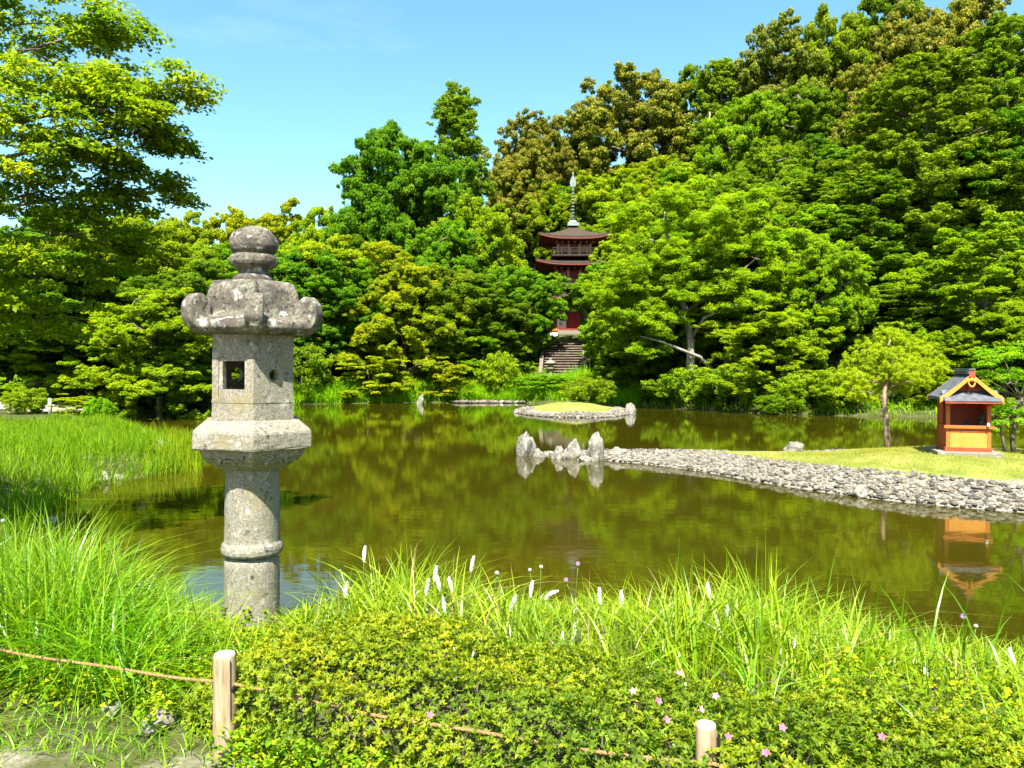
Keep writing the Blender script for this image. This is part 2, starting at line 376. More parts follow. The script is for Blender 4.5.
def warp(a, b, c, n, k):
    u = np.linspace(-1, 1, n); w = np.sinh(u * k) / np.sinh(k)
    return np.where(w < 0, c + w * (c - a), c + w * (b - c))
gx = warp(-420, 420, 0, 300, 4.2); gy = np.concatenate([warp(-90, 520, 6, 360, 4.0)])
XX, YY = np.meshgrid(gx, gy); ZZ = H(XX, YY)
nx, ny = len(gx), len(gy)
I = np.arange(nx * ny).reshape(ny, nx)
Q = np.stack([I[:-1, :-1], I[:-1, 1:], I[1:, 1:], I[1:, :-1]], -1).reshape(-1, 4)
gm, t = new_mat('ground_soil')
geo = nd(t, 'ShaderNodeNewGeometry'); spx = nd(t, 'ShaderNodeSeparateXYZ'); t.links.new(geo.outputs['Position'], spx.inputs[0])
n1 = nd(t, 'ShaderNodeTexNoise', Scale=2.2, Detail=8.0); t.links.new(geo.outputs['Position'], n1.inputs['Vector'])
n2 = nd(t, 'ShaderNodeTexNoise', Scale=38.0, Detail=6.0); t.links.new(geo.outputs['Position'], n2.inputs['Vector'])
soil = ramp(t, [(.3, (.030, .034, .012)), (.55, (.055, .062, .018)), (.75, (.085, .075, .035))], n1.outputs['Fac'])
sand = ramp(t, [(.3, (.16, .14, .09)), (.6, (.30, .27, .20)), (.8, (.40, .37, .30))], n2.outputs['Fac'])
fm = nd(t, 'ShaderNodeMath', operation='MULTIPLY_ADD'); t.links.new(n1.outputs['Fac'], fm.inputs[0]); fm.inputs[1].default_value = 1.6
fx = nd(t, 'ShaderNodeMath', operation='MULTIPLY_ADD'); fx.inputs[1].default_value = 1.6; fxm = nd(t, 'ShaderNodeMath', operation='MAXIMUM'); fxa = nd(t, 'ShaderNodeMath', operation='ADD')
fxa.inputs[1].default_value = .95; t.links.new(spx.outputs['X'], fxa.inputs[0]); t.links.new(fxa.outputs[0], fxm.inputs[0]); fxm.inputs[1].default_value = 0
t.links.new(fxm.outputs[0], fx.inputs[0]); t.links.new(spx.outputs['Y'], fx.inputs[2]); t.links.new(fx.outputs[0], fm.inputs[2])
fr = ramp(t, [(.0, (1, 1, 1)), (1, (0, 0, 0))])
mr = nd(t, 'ShaderNodeMapRange'); mr.inputs['From Min'].default_value = 3.62; mr.inputs['From Max'].default_value = 3.95
t.links.new(fm.outputs[0], mr.inputs['Value']); t.links.new(mr.outputs[0], fr.inputs['Fac'])
gc = mixc(t, soil.outputs[0], sand.outputs[0], fr.outputs[0])
gp = nd(t, 'ShaderNodeBsdfPrincipled', Roughness=.95); gp.inputs['Specular IOR Level'].default_value = .1; t.links.new(gc, gp.inputs['Base Color'])
gb = nd(t, 'ShaderNodeBump', Strength=.8, Distance=.02); t.links.new(n2.outputs['Fac'], gb.inputs['Height']); t.links.new(gb.outputs[0], gp.inputs['Normal'])
go = nd(t, 'ShaderNodeOutputMaterial'); t.links.new(gp.outputs[0], go.inputs[0])
ground = link('ground', np_mesh('ground', np.stack([XX, YY, ZZ], -1).reshape(-1, 3), Q, smooth=True), gm); tag(ground, kind='structure')

# water
wm, t = new_mat('pond_water')
geo = nd(t, 'ShaderNodeNewGeometry')
mp = nd(t, 'ShaderNodeMapping'); mp.inputs['Scale'].default_value = (.8, 1.5, 1); t.links.new(geo.outputs['Position'], mp.inputs['Vector'])
w1 = nd(t, 'ShaderNodeTexNoise', Scale=2.6, Detail=4.0); t.links.new(mp.outputs[0], w1.inputs['Vector'])
w2 = nd(t, 'ShaderNodeTexNoise', Scale=.16, Detail=3.0); t.links.new(geo.outputs['Position'], w2.inputs['Vector'])
wc = ramp(t, [(.3, (.022, .021, .0013)), (.7, (.038, .031, .0017))], w2.outputs['Fac'])
wp = nd(t, 'ShaderNodeBsdfPrincipled', Roughness=.03); wp.inputs['IOR'].default_value = 1.37
t.links.new(wc.outputs[0], wp.inputs['Base Color'])
wb = nd(t, 'ShaderNodeBump', Strength=.06, Distance=.03); t.links.new(w1.outputs['Fac'], wb.inputs['Height']); t.links.new(wb.outputs[0], wp.inputs['Normal'])
wo2 = nd(t, 'ShaderNodeOutputMaterial'); t.links.new(wp.outputs[0], wo2.inputs[0])
water = link('water', np_mesh('water', [(-26, 5, 0), (40, 5, 0), (40, 66, 0), (-26, 66, 0)], [(0, 1, 2, 3)]), wm); tag(water, kind='structure')

# islands: pebble skirts and mown turf
ISLE = np.array([(.9, 25.6), (2.75, 24.1), (4.35, 22.7), (5.2, 21.5), (6.5, 19.0), (7.6, 17.3), (8.8, 16.2), (10.1, 15.4), (13, 14.6), (17, 14.5), (20.5, 17),
                 (20, 22), (16, 24.8), (12.5, 25.2), (9, 24.6), (7, 24.5), (4.5, 25.1), (2.5, 25.7), (1, 26)], float)
th = np.linspace(0, 2 * np.pi, 40, endpoint=False)
ISLE2 = np.stack([3.9 + 3.75 * np.cos(th) * (1 + .05 * np.sin(3 * th)), 49.5 + 5.4 * np.sin(th)], -1)
def h_isle(x, y): d = -sdist(x, y, ISLE); return np.where(d > 0, .41 * sm((d + .35) / 1.9) + .05 * wob(x * 2, y * 2) * sm(d) + .25 * sm((3.7 - np.hypot(x - 11.6, y - 20.0)) / 2.6), .55 * d)
def h_isle2(x, y): d = -sdist(x, y, ISLE2); return np.where(d > 0, .24 * sm((d + .2) / .9) + .40 * sm((d - .5) / 3.0), .55 * d)
def isle_mat():
    m, t = new_mat('isle_turf')
    at = nd(t, 'ShaderNodeAttribute', attribute_name='tint'); sep = nd(t, 'ShaderNodeSeparateColor'); t.links.new(at.outputs['Color'], sep.inputs[0])
    geo = nd(t, 'ShaderNodeNewGeometry')
    n1 = nd(t, 'ShaderNodeTexNoise', Scale=1.1, Detail=6.0); t.links.new(geo.outputs['Position'], n1.inputs['Vector'])
    n2 = nd(t, 'ShaderNodeTexNoise', Scale=26.0, Detail=5.0); t.links.new(geo.outputs['Position'], n2.inputs['Vector'])
    turf = ramp(t, [(.3, (.12, .145, .026)), (.5, (.18, .19, .040)), (.68, (.23, .20, .065))], n1.outputs['Fac'])
    tex = ramp(t, [(.3, (.65, .68, .6)), (.7, (1.2, 1.2, 1.15))], n2.outputs['Fac'])
    c1 = mixc(t, turf.outputs[0], tex.outputs[0], 1.0, 'MULTIPLY')
    peb = ramp(t, [(.3, (.09, .085, .07)), (.7, (.24, .22, .18))], n2.outputs['Fac'])
    ad = nd(t, 'ShaderNodeMath', operation='MULTIPLY_ADD'); t.links.new(n1.outputs['Fac'], ad.inputs[0]); ad.inputs[1].default_value = .5; t.links.new(sep.outputs[0], ad.inputs[2])
    f = ramp(t, [(.72, (0, 0, 0)), (.80, (1, 1, 1))], ad.outputs[0])
    c = mixc(t, peb.outputs[0], c1, f.outputs[0])
    p = nd(t, 'ShaderNodeBsdfPrincipled', Roughness=.95); p.inputs['Specular IOR Level'].default_value = .1; t.links.new(c, p.inputs['Base Color'])
    b = nd(t, 'ShaderNodeBump', Strength=.7, Distance=.02); t.links.new(n2.outputs['Fac'], b.inputs['Height']); t.links.new(b.outputs[0], p.inputs['Normal'])
    o = nd(t, 'ShaderNodeOutputMaterial'); t.links.new(p.outputs[0], o.inputs[0]); return m
M['isle'] = isle_mat()
def island(poly, hf, edge, st):
    x0, y0 = poly.min(0) - 1.2; x1, y1 = poly.max(0) + 1.2
    X, Y = np.meshgrid(np.arange(x0, x1, st), np.arange(y0, y1, st)); Z = hf(X, Y)
    d = -sdist(X, Y, poly)
    I = np.arange(X.size).reshape(X.shape)
    Q = np.stack([I[:-1, :-1], I[:-1, 1:], I[1:, 1:], I[1:, :-1]], -1).reshape(-1, 4)
    dm = d.ravel()[Q].max(1); Q = Q[dm > -.9]
    tint = np.zeros((X.size, 3)); tint[:, 0] = np.clip(d.ravel() / edge * .5, 0, 1)
    o = link('island', np_mesh('island', np.stack([X, Y, Z], -1).reshape(-1, 3), Q, tint, smooth=True), M['isle']); return tag(o, kind='structure')
island(ISLE, h_isle, 1.3, .16); island(ISLE2, h_isle2, .85, .2)

# stones: a handful of base shapes
def ico_rock(seed, sub, flat=.7, amp=.28, freq=1.3, cuts=5):
    bm = bmesh.new(); bmesh.ops.create_icosphere(bm, subdivisions=sub, radius=1.0)
    r = random.Random(seed); off = Vector((r.uniform(-50, 50), r.uniform(-50, 50), r.uniform(-50, 50)))
    planes = [(Vector((r.gauss(0, 1), r.gauss(0, 1), r.gauss(0, 1))).normalized(), r.uniform(.55, .85)) for _ in range(cuts)]
    for v in bm.verts:
        p = v.co.copy()
        for n_, dd in planes:
            k = p.dot(n_)
            if k > dd: p -= n_ * (k - dd) * .85
        p *= 1 + amp * (mnoise.fractal(p * freq + off, 1.0, 2.0, 4) if sub > 1 else r.uniform(-.5, .5) * .6)
        p.z *= flat; v.co = p
    V = np.array([v.co[:] for v in bm.verts]); Fc = np.array([[v.index for v in f.verts] for f in bm.faces]); bm.free(); return V, Fc
PEB = [ico_rock(100 + i, 1) for i in range(7)]
STN = [ico_rock(200 + i, 2, .72) for i in range(6)]
STN_ME = []
for V, Fc in STN:
    STN_ME.append(np_mesh('shore_stone', V, Fc, np.zeros((len(V), 3)), smooth=False)); STN_ME[-1].materials.append(M['shore_stone'])
def scatter_stones(name, pts, sizes, rng):
    Vs, Fs, Ts = [], [], []; o = 0
    for (x, y, z), s in zip(pts, sizes):
        V, Fc = PEB[rng.integers(len(PEB))]
        a = rng.random() * 6.28; ca, sa = math.cos(a), math.sin(a)
        sx, sy, sz = s * rng.uniform(.75, 1.25), s * rng.uniform(.7, 1.1), s * rng.uniform(.6, 1.0)
        W_ = V * (sx, sy, sz); W_ = np.stack([W_[:, 0] * ca - W_[:, 1] * sa + x, W_[:, 0] * sa + W_[:, 1] * ca + y, W_[:, 2] + z], -1)
        Vs.append(W_); Fs.append(Fc + o); o += len(V); Ts.append(np.full((len(V), 3), rng.random()))
    return link(name, np_mesh(name, np.concatenate(Vs), np.concatenate(Fs), np.concatenate(Ts)), M['shore_stone'])
rng = np.random.default_rng(5)
def edge_samples(poly, hf, n, d0, d1, keep):
    x0, y0 = poly.min(0) - .6; x1, y1 = poly.max(0) + .6
    out = []
    while len(out) < n:
        x = rng.uniform(x0, x1, 4000); y = rng.uniform(y0, y1, 4000)
        d = -sdist(x, y, poly); k = (d > d0) & (d < d1 + .45 * np.sin(x * 1.7 + y)) & keep(x, y)
        z = hf(x, y)
        out += list(zip(x[k], y[k], z[k]))
    return out[:n]
front = lambda x, y: (x / y < .98)
pts = edge_samples(ISLE, h_isle, 8800, -.16, 1.2, front)
o = scatter_stones('pebbles', pts, .036 + .040 * rng.random(len(pts)) ** 2, rng); tag(o, 'grey and white pebbles covering the sloping shore of the shrine island', 'pebbles', kind='stuff')
pts = edge_samples(ISLE2, h_isle2, 1500, -.3, .75, lambda x, y: y < 52)
o = scatter_stones('pebbles', pts, .085 + .06 * rng.random(len(pts)) ** 2, rng); tag(o, 'pale pebbles ringing the small grassy island in front of the stairs', 'pebbles', kind='stuff')
# the larger shore stones, one object each
big = [p for p in edge_samples(ISLE, h_isle, 900, -.05, 1.1, lambda x, y: (x / y < .69) & (y < 24.2))]
big.sort(key=lambda p: p[1] + rng.normal(0, 2.0)); big = big[:230]
for i, (x, y, z) in enumerate(big):
    s = rng.uniform(.04, .09)
    o = link('shore_stone', STN_ME[i % 6], None, None, (x, y, z + .02)); o.scale = (s * rng.uniform(.9, 1.4), s * rng.uniform(.8, 1.1), s * rng.uniform(.6, 1.0))
    o.rotation_euler = (rng.uniform(-.3, .3), rng.uniform(-.3, .3), rng.uniform(0, 6.28))
    tag(o, 'rough grey stone among the pebbles on the shore of the shrine island', 'stone', 'loose stones along the pebble shore')
# standing rocks at the tip and other named rocks
def rock(px, py_bot, Y, w, h, seed, label, dep=None, zbase=None, tilt=0, name='rock', group=None, taper=.25):
    V, Fc = ico_rock(seed, 4, 1.0, .34, 1.5, 11)
    V = V.copy(); k = 1 - taper * (V[:, 2] * .5 + .2); V[:, 0] *= k; V[:, 1] *= k
    V = V / np.abs(V).max(0) * (w / 2, (dep or w * .8) / 2, h * .8)
    o = link(name, np_mesh(name, V, Fc, smooth=False), M['rock'])
    p = P(px, py_bot, Y); o.location = (p.x, p.y, (p.z if zbase is None else zbase) + h * .2); o.rotation_euler = (0, tilt, seed * .7)
    return tag(o, label, 'rock', group)
g = 'standing rocks at the tip of the pebble spit'
rock(525, 456, 25.4, .9, 1.25, 11, 'tallest upright pale rock standing alone at the tip of the pebble spit', zbase=-.1, tilt=-.06, group=g, taper=.42)
rock(538, 458, 25.0, .55, .35, 12, 'low pale rock at the foot of the tallest upright rock', zbase=-.08, group=g)
rock(559, 461, 24.5, .55, .5, 13, 'small rounded dark and white rock at the water edge of the spit', zbase=-.06, group=g)
rock(574, 460, 24.6, .8, .75, 14, 'peaked grey rock standing between the upright rock and the blunt rock', zbase=-.04, group=g, taper=.35)
rock(597, 461, 24.1, .85, .95, 15, 'blunt round-topped pale rock standing where the pebble spit begins', zbase=-.05, group=g, taper=.05)
rock(585, 463, 24.0, .7, .3, 16, 'low flat rock lying in front of the blunt round-topped rock', zbase=-.08, group=g)
rock(618, 457, 24.4, .9, .35, 17, 'flat brownish rock lying on the pebbles of the spit', zbase=.05, group=g)
rock(793, 449, 23.4, .7, .3, 18, 'grey flat rock at the back edge of the island turf', zbase=.35)
rock(630, 413, 47.6, .95, .9, 19, 'blunt rock at the right end of the small grassy island', zbase=0, taper=.5)
rock(517, 411, 48.6, .6, .25, 20, 'low pale rock at the left end of the small grassy island', zbase=0)
rock(861, 489, 17.2, .45, .22, 21, 'flat broad stone at the waterline of the shrine island shore', zbase=.05)
rock(930, 492, 17.0, .5, .28, 22, 'dark hollowed stone on the shore below the orange shrine', zbase=.1)
rock(162, 607, 5.3, .22, .16, 23, 'pale stone half hidden in the grass left of the stone lantern', zbase=hz(-2.3, 5.3) + .12)
rock(172, 668, 4.2, .16, .10, 24, 'small pale stone in the grass above the rope', zbase=1.25)
rock(115, 722, 3.55, .17, .09, 25, 'mossy flat stone at the edge of the sandy ground', zbase=1.28)
rock(157, 735, 3.4, .20, .09, 26, 'flat pale stone beside the foot of the wooden post', zbase=1.29)
rock(262, 764, 3.05, .22, .10, 27, 'brown clod of stone right of the wooden post foot', zbase=1.28)
for (px, py, Y, w, h, sd, lb) in [(105, 482, 19.5, .55, .28, 31, 'low brown stone at the edge of the left grassy bank'), (117, 480, 19.6, .35, .2, 32, 'small pale stone at the water edge beside the reeds'),
        (87, 476, 20.2, .3, .18, 33, 'pale rounded stone in the grass of the left bank'), (161, 460, 23.5, .45, .4, 34, 'grey stone standing among the reeds in the water'),
        (430 - 9, 404, 60.5, .8, .9, 35, 'pale upright stone at the far waterline below the reeds'), (65, 424, 37.5, .9, .5, 36, 'pale stone under the bright shrub by the left path'),
        (52, 552 - 30, 14.5, .3, .18, 37, 'pale stone in the shaded grass at the left edge')]:
    q = G(px, py, 0.0); rock(px, py, q.y, w, h, sd, lb, zbase=max(-.05, hz(q.x, q.y) - .05))
def stone_edging():
    r2 = np.random.default_rng(8)
    for i in range(34):
        px = 452 + i * 3.6; q = G(px, 402.5 + r2.uniform(-.4, .4), .05)
        o = link('edging_stone', STN_ME[i % 6], None, None, (q.x, 61.0 if px > 560 else 62.2 + r2.uniform(-.3, .3), .08)); s = r2.uniform(.16, .32)
        o.scale = (s * 1.5, s, s * .9); o.rotation_euler = (0, 0, r2.uniform(0, 6))
        tag(o, 'low grey stone in the row edging the far shore below the reeds', 'stone', 'row of stones edging the far shore')
stone_edging()
# path on the left bank
X, Y = np.meshgrid(np.linspace(-38, -23.2, 40), np.linspace(0, 1, 8)); Yw = 41.2 + Y * 3.4 + .12 * (X + 30) + .5 * np.sin(X * .4)
Zp = H(X, Yw) + .05; I = np.arange(X.size).reshape(X.shape)
o = link('path', np_mesh('path', np.stack([X, Yw, Zp], -1).reshape(-1, 3), np.stack([I[:-1, :-1], I[:-1, 1:], I[1:, 1:], I[1:, :-1]], -1).reshape(-1, 4), smooth=True), M['path']); tag(o, kind='structure')
# ------------------------------------------------------------------ trees
def puff_leaves(C, R, flat, n, rng, up=.45, jit=.55, shell=(.55, 1.05), droop=0.0, low=-.35):
    """n leaves on the shell of one foliage clump"""
    d = nrm(rng.normal(size=(n * 2, 3))); d = d[d[:, 2] > low + rng.normal(0, .15, n * 2)][:n]; n = len(d)
    rr = rng.uniform(shell[0], shell[1], n) ** .7
    lump = 1 + .22 * np.sin(d[:, 0] * 5 + C[0] * 3) * np.sin(d[:, 1] * 5 + C[1]) + .12 * np.sin(d[:, 2] * 9 + C[2])
    p = d * (rr * lump)[:, None] * R * np.array([1, 1, flat])
    p[:, 2] -= droop * R * (d[:, 0] ** 2 + d[:, 1] ** 2)
    nn = nrm(d * np.array([1, 1, 1.0]) + np.array([0, 0, up]) + rng.normal(0, jit, (n, 3)))
    return p + C, nn, d
def crown_mesh(name, puffs, dens, leaf, flat, rng, gold=0.0, wid=.6, up=.45, jit=.55, droop=0, low=-.85, base=(.25, .75), shell=(.45, 1.08), sub=11):
    Cs, Ns, Ts = [], [], []
    fine = []
    for (c, r) in puffs:                                          # every clump is a cluster of small leafy tufts
        for k in range(sub):
            d = nrm(rng.normal(size=3)); d[2] = abs(d[2]) * (rng.choice([1, 1, 1, -.5]) if low == -.5 else rng.choice([1, 1, -1])); q = rng.uniform(.35, 1.08)
            fine.append(((c[0] + d[0] * r * q, c[1] + d[1] * r * q, c[2] + d[2] * r * q * flat), r * rng.uniform(.18, .40)))
    for (c, r) in fine:
        n = int(1.65 * dens * r * r * (.45 + .55 * flat))
        p, nn, d = puff_leaves(np.array(c), r, flat, n, rng, up, jit, droop=droop, low=low, shell=shell)
        t = np.zeros((len(p), 3)); pt = rng.uniform(-.22, .22)
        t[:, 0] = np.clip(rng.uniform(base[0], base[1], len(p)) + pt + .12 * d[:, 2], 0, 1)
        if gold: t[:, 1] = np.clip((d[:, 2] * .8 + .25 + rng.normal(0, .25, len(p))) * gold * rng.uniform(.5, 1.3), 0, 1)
        Cs.append(p); Ns.append(nn); Ts.append(t)
    C = np.concatenate(Cs); N = np.concatenate(Ns); T = np.concatenate(Ts)
    L = leaf * .74 * rng.uniform(.6, 1.4, len(C))
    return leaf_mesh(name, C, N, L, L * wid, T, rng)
def limbs(tr, puffs, trunk_pts, r0, rng, k=9):
    """trunk tube plus limbs into the clumps"""
    pts = [Vector(p) for p in trunk_pts]; n = len(pts)
    tr.tube(pts, [r0 * (1.25 if i == 0 else 1 - .8 * i / (n - 1)) for i in range(n)], 8)
    sel = list(range(len(puffs))); rng.shuffle(sel)
    for i in sel[:k]:
        c = Vector(puffs[i][0]); j = min(range(1, n), key=lambda q: abs(pts[q].z - (c.z - .35 * Vector((c.x, c.y, 0)).length)))
        a = pts[j]; m = a.lerp(c, .5) + Vector((rng.normal(0, .2), rng.normal(0, .2), .25))
        tr.tube([a, a.lerp(m, .55), m, m.lerp(c, .6), c], [r0 * .42, r0 * .34, r0 * .26, r0 * .18, r0 * .06], 6)
def p_broad(seed, rx, h, z0, n, pr, rng):
    """rounded crown: clumps over an ellipsoid of half width rx between z0 and h"""
    out = []; zc = z0 + (h - z0) * .45; rz = (h - z0) * .55
    for i in range(n):
        u = (i + .5) / n; z = 1 - 1.75 * u; a = i * 2.39996 + rng.normal(0, .35); q = math.sqrt(max(0, 1 - z * z))
        k = rng.uniform(.62, 1.02) if i > 5 else rng.uniform(.72, .9); r = pr * rng.uniform(.65, 1.3)
        out.append(((rx * q * k * math.cos(a), rx * q * k * math.sin(a), zc + (rz - r * .5) * z * k), r))
    for i in range(n // 4):
        out.append(((rng.normal(0, rx * .35), rng.normal(0, rx * .35), zc + rng.normal(0, rz * .35)), pr * 1.2))
    return out
def p_layer(rx, h, z0, tiers, rng, pr):
    out = []
    for k in range(tiers):
        f = (k + .5) / tiers; z = z0 + (h - z0) * f; R = rx * (math.sin(math.pi * (.22 + .70 * f)) ** .8) * rng.uniform(.85, 1.1)
        m = max(5, int(19 * R / rx + 2)); a0 = rng.random() * 6
        for i in range(m):
            a = a0 + 6.283 * i / m + rng.normal(0, .25); q = R * rng.uniform(.30, 1.08)
            out.append(((q * math.cos(a), q * math.sin(a), z + rng.normal(0, 1.05) - .10 * q), pr * rng.uniform(.45, 1.0)))
        if k > tiers * .45: out.append(((rng.normal(0, .4), rng.normal(0, .4), z + .2), pr))
    return out
def p_cone(rx, h, z0, n, rng, pr, sharp=1.0, top=.15):
    out = []
    for i in range(n):
        f = rng.random() ** .9 if i > 6 else 1 - i * .03; z = z0 + (h - z0) * f; R = rx * (top + (1 - top) * (1 - f) ** sharp) * min(1, .55 + f * 3)
        a = rng.uniform(0, 6.283); q = R * rng.uniform(.35, 1.08)
        out.append(((q * math.cos(a), q * math.sin(a), z + rng.normal(0, .3)), pr * rng.uniform(.6, 1.25) * (1.1 - .5 * f)))
    return out
PROTO = {}
def proto(kind, var, mat, bark, puffs, trunk_pts, r0, seed, nlimb=9, **kw):
    rng = np.random.default_rng(seed)
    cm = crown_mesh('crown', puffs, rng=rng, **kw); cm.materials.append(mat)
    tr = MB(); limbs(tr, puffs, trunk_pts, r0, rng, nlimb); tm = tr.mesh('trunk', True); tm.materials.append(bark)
    co = np.empty(len(cm.vertices) * 3, np.float32); cm.vertices.foreach_get('co', co); co = co.reshape(-1, 3)
    ext = np.percentile(np.abs(co[:, :2]), 97); top = np.percentile(co[:, 2], 99.5)
    PROTO.setdefault(kind, []).append(dict(crown=cm, trunk=tm, hw=float(ext), h=float(top)))
def trunk(h, seed, bend=.35, n=6):
    r = random.Random(seed); x = y = 0; out = [(0, 0, -1.2)]
    for i in range(1, n):
        x += r.gauss(0, bend); y += r.gauss(0, bend); out.append((x, y, h * i / (n - 1)))
    return out
for v in range(3):
    r = np.random.default_rng(40 + v)
    proto('dark', v, M['leaf_dark'], M['bark'], p_broad(v, 4.4, 13, 2.0, 84, 1.0, r), trunk(11, v), .28, 50 + v, dens=1250, leaf=.21, flat=.72)
    proto('mid', v, M['leaf_mid'], M['bark'], p_broad(v, 4.4, 12, 1.8, 84, .95, r), trunk(10, v + 5), .26, 60 + v, dens=1150, leaf=.22, flat=.85)
    proto('bright', v, M['leaf_bright'], M['bark'], p_broad(v, 4.2, 10, 1.2, 84, .9, r), trunk(8.5, v + 9), .22, 70 + v, dens=1250, leaf=.205, flat=.8)
    proto('maple', v, M['leaf_bright'], M['bark'], p_layer(4.6, 8.6, .8, 9, r, 1.0), trunk(7.4, v + 14), .2, 80 + v, 14, dens=1300, leaf=.185, flat=.62, up=1.3, jit=.5, droop=.22, low=-.5)
    proto('conifer', v, M['leaf_conifer'], M['bark'], p_cone(3.6, 18, 2.0, 230, r, .85, .75, .12), trunk(17, v + 20, .08), .3, 90 + v, 20, dens=1100, leaf=.20, flat=1.0, wid=.5, jit=.6, up=.3)
for v in range(2):
    r = np.random.default_rng(140 + v)
    proto('gold', v, M['leaf_gold'], M['bark'], p_broad(v, 4.6, 12, 2.0, 100, .95, r), trunk(10, v + 31), .28, 150 + v, dens=1150, leaf=.20, flat=.7, gold=.75)
    proto('yellow', v, M['leaf_yellow'], M['bark'], p_broad(v, 4.0, 9, .8, 80, .8, r), trunk(7.5, v + 35), .2, 160 + v, dens=1150, leaf=.20, flat=.6)
    proto('amber', v, M['leaf_amber'], M['bark'], p_layer(4.4, 8.4, 1.4, 7, r, 1.2), trunk(7.2, v + 38), .2, 170 + v, 12, dens=1300, leaf=.185, flat=.62, up=1.2, droop=.2, low=-.5)
    proto('hinoki', v, M['leaf_conifer'], M['bark'], p_cone(4.6, 19, 2.5, 330, r, .85, .55, .25), trunk(18, v + 42, .1), .38, 180 + v, 26, dens=1250, leaf=.19, flat=1.0, wid=.5, jit=.6, up=.3)
    proto('shrub', v, M['leaf_bright'], M['bark'], p_broad(v, 1.7, 2.4, .1, 26, .62, r), trunk(1.6, v + 46, .1, 4), .06, 190 + v, 6, dens=900, leaf=.17, flat=.55)
    proto('darkshrub', v, M['leaf_mid'], M['bark'], p_broad(v, 1.7, 2.2, .1, 26, .62, r), trunk(1.5, v + 49, .1, 4), .06, 195 + v, 6, dens=900, leaf=.16, flat=.6)
proto('lime', 0, M['leaf_yellow'], M['bark'], p_layer(1.7, 2.8, .4, 4, np.random.default_rng(7), .6), trunk(2.2, 52, .1, 4), .05, 200, 6, dens=1400, leaf=.17, flat=.35, up=1.2, droop=.2, low=-.5)
NT = {'n': 0}
WORD = dict(dark='broadleaf_tree', mid='broadleaf_tree', bright='broadleaf_tree', maple='maple_tree', conifer='conifer_tree', gold='chinquapin_tree', yellow='broadleaf_tree',
            amber='maple_tree', hinoki='cypress_tree', shrub='shrub', darkshrub='shrub', lime='shrub')
def tree_at(px, ytop, wpx, Y, kind, label, group=None, squash=1.0, ymax=None, zb=None):
    NT['n'] += 1; r = random.Random(NT['n'] * 13 + 1)
    pr = PROTO[kind][NT['n'] % len(PROTO[kind])]
    x = P(px, 384, Y).x; z = hz(x, Y) if zb is None else zb
    z = max(z, -.1)
    top = P(px, ytop, Y).z; h = max(top - z, 1.2)
    o = empty(WORD[kind], (x, Y, z - .1), r.uniform(0, 6.28))
    for part in ('trunk', 'crown'): link(part, pr[part], None, o)
    sx = wpx * mpp(Y) / 2 / pr['hw']; o.scale = (sx, sx * squash, h / pr['h'])
    cat = 'shrub' if 'shrub' in kind or kind == 'lime' else 'tree'
    return tag(o, label, cat, group)
gL, gR, gH = 'trees on the left shore', 'trees along the right shore', 'trees on the wooded hillside'
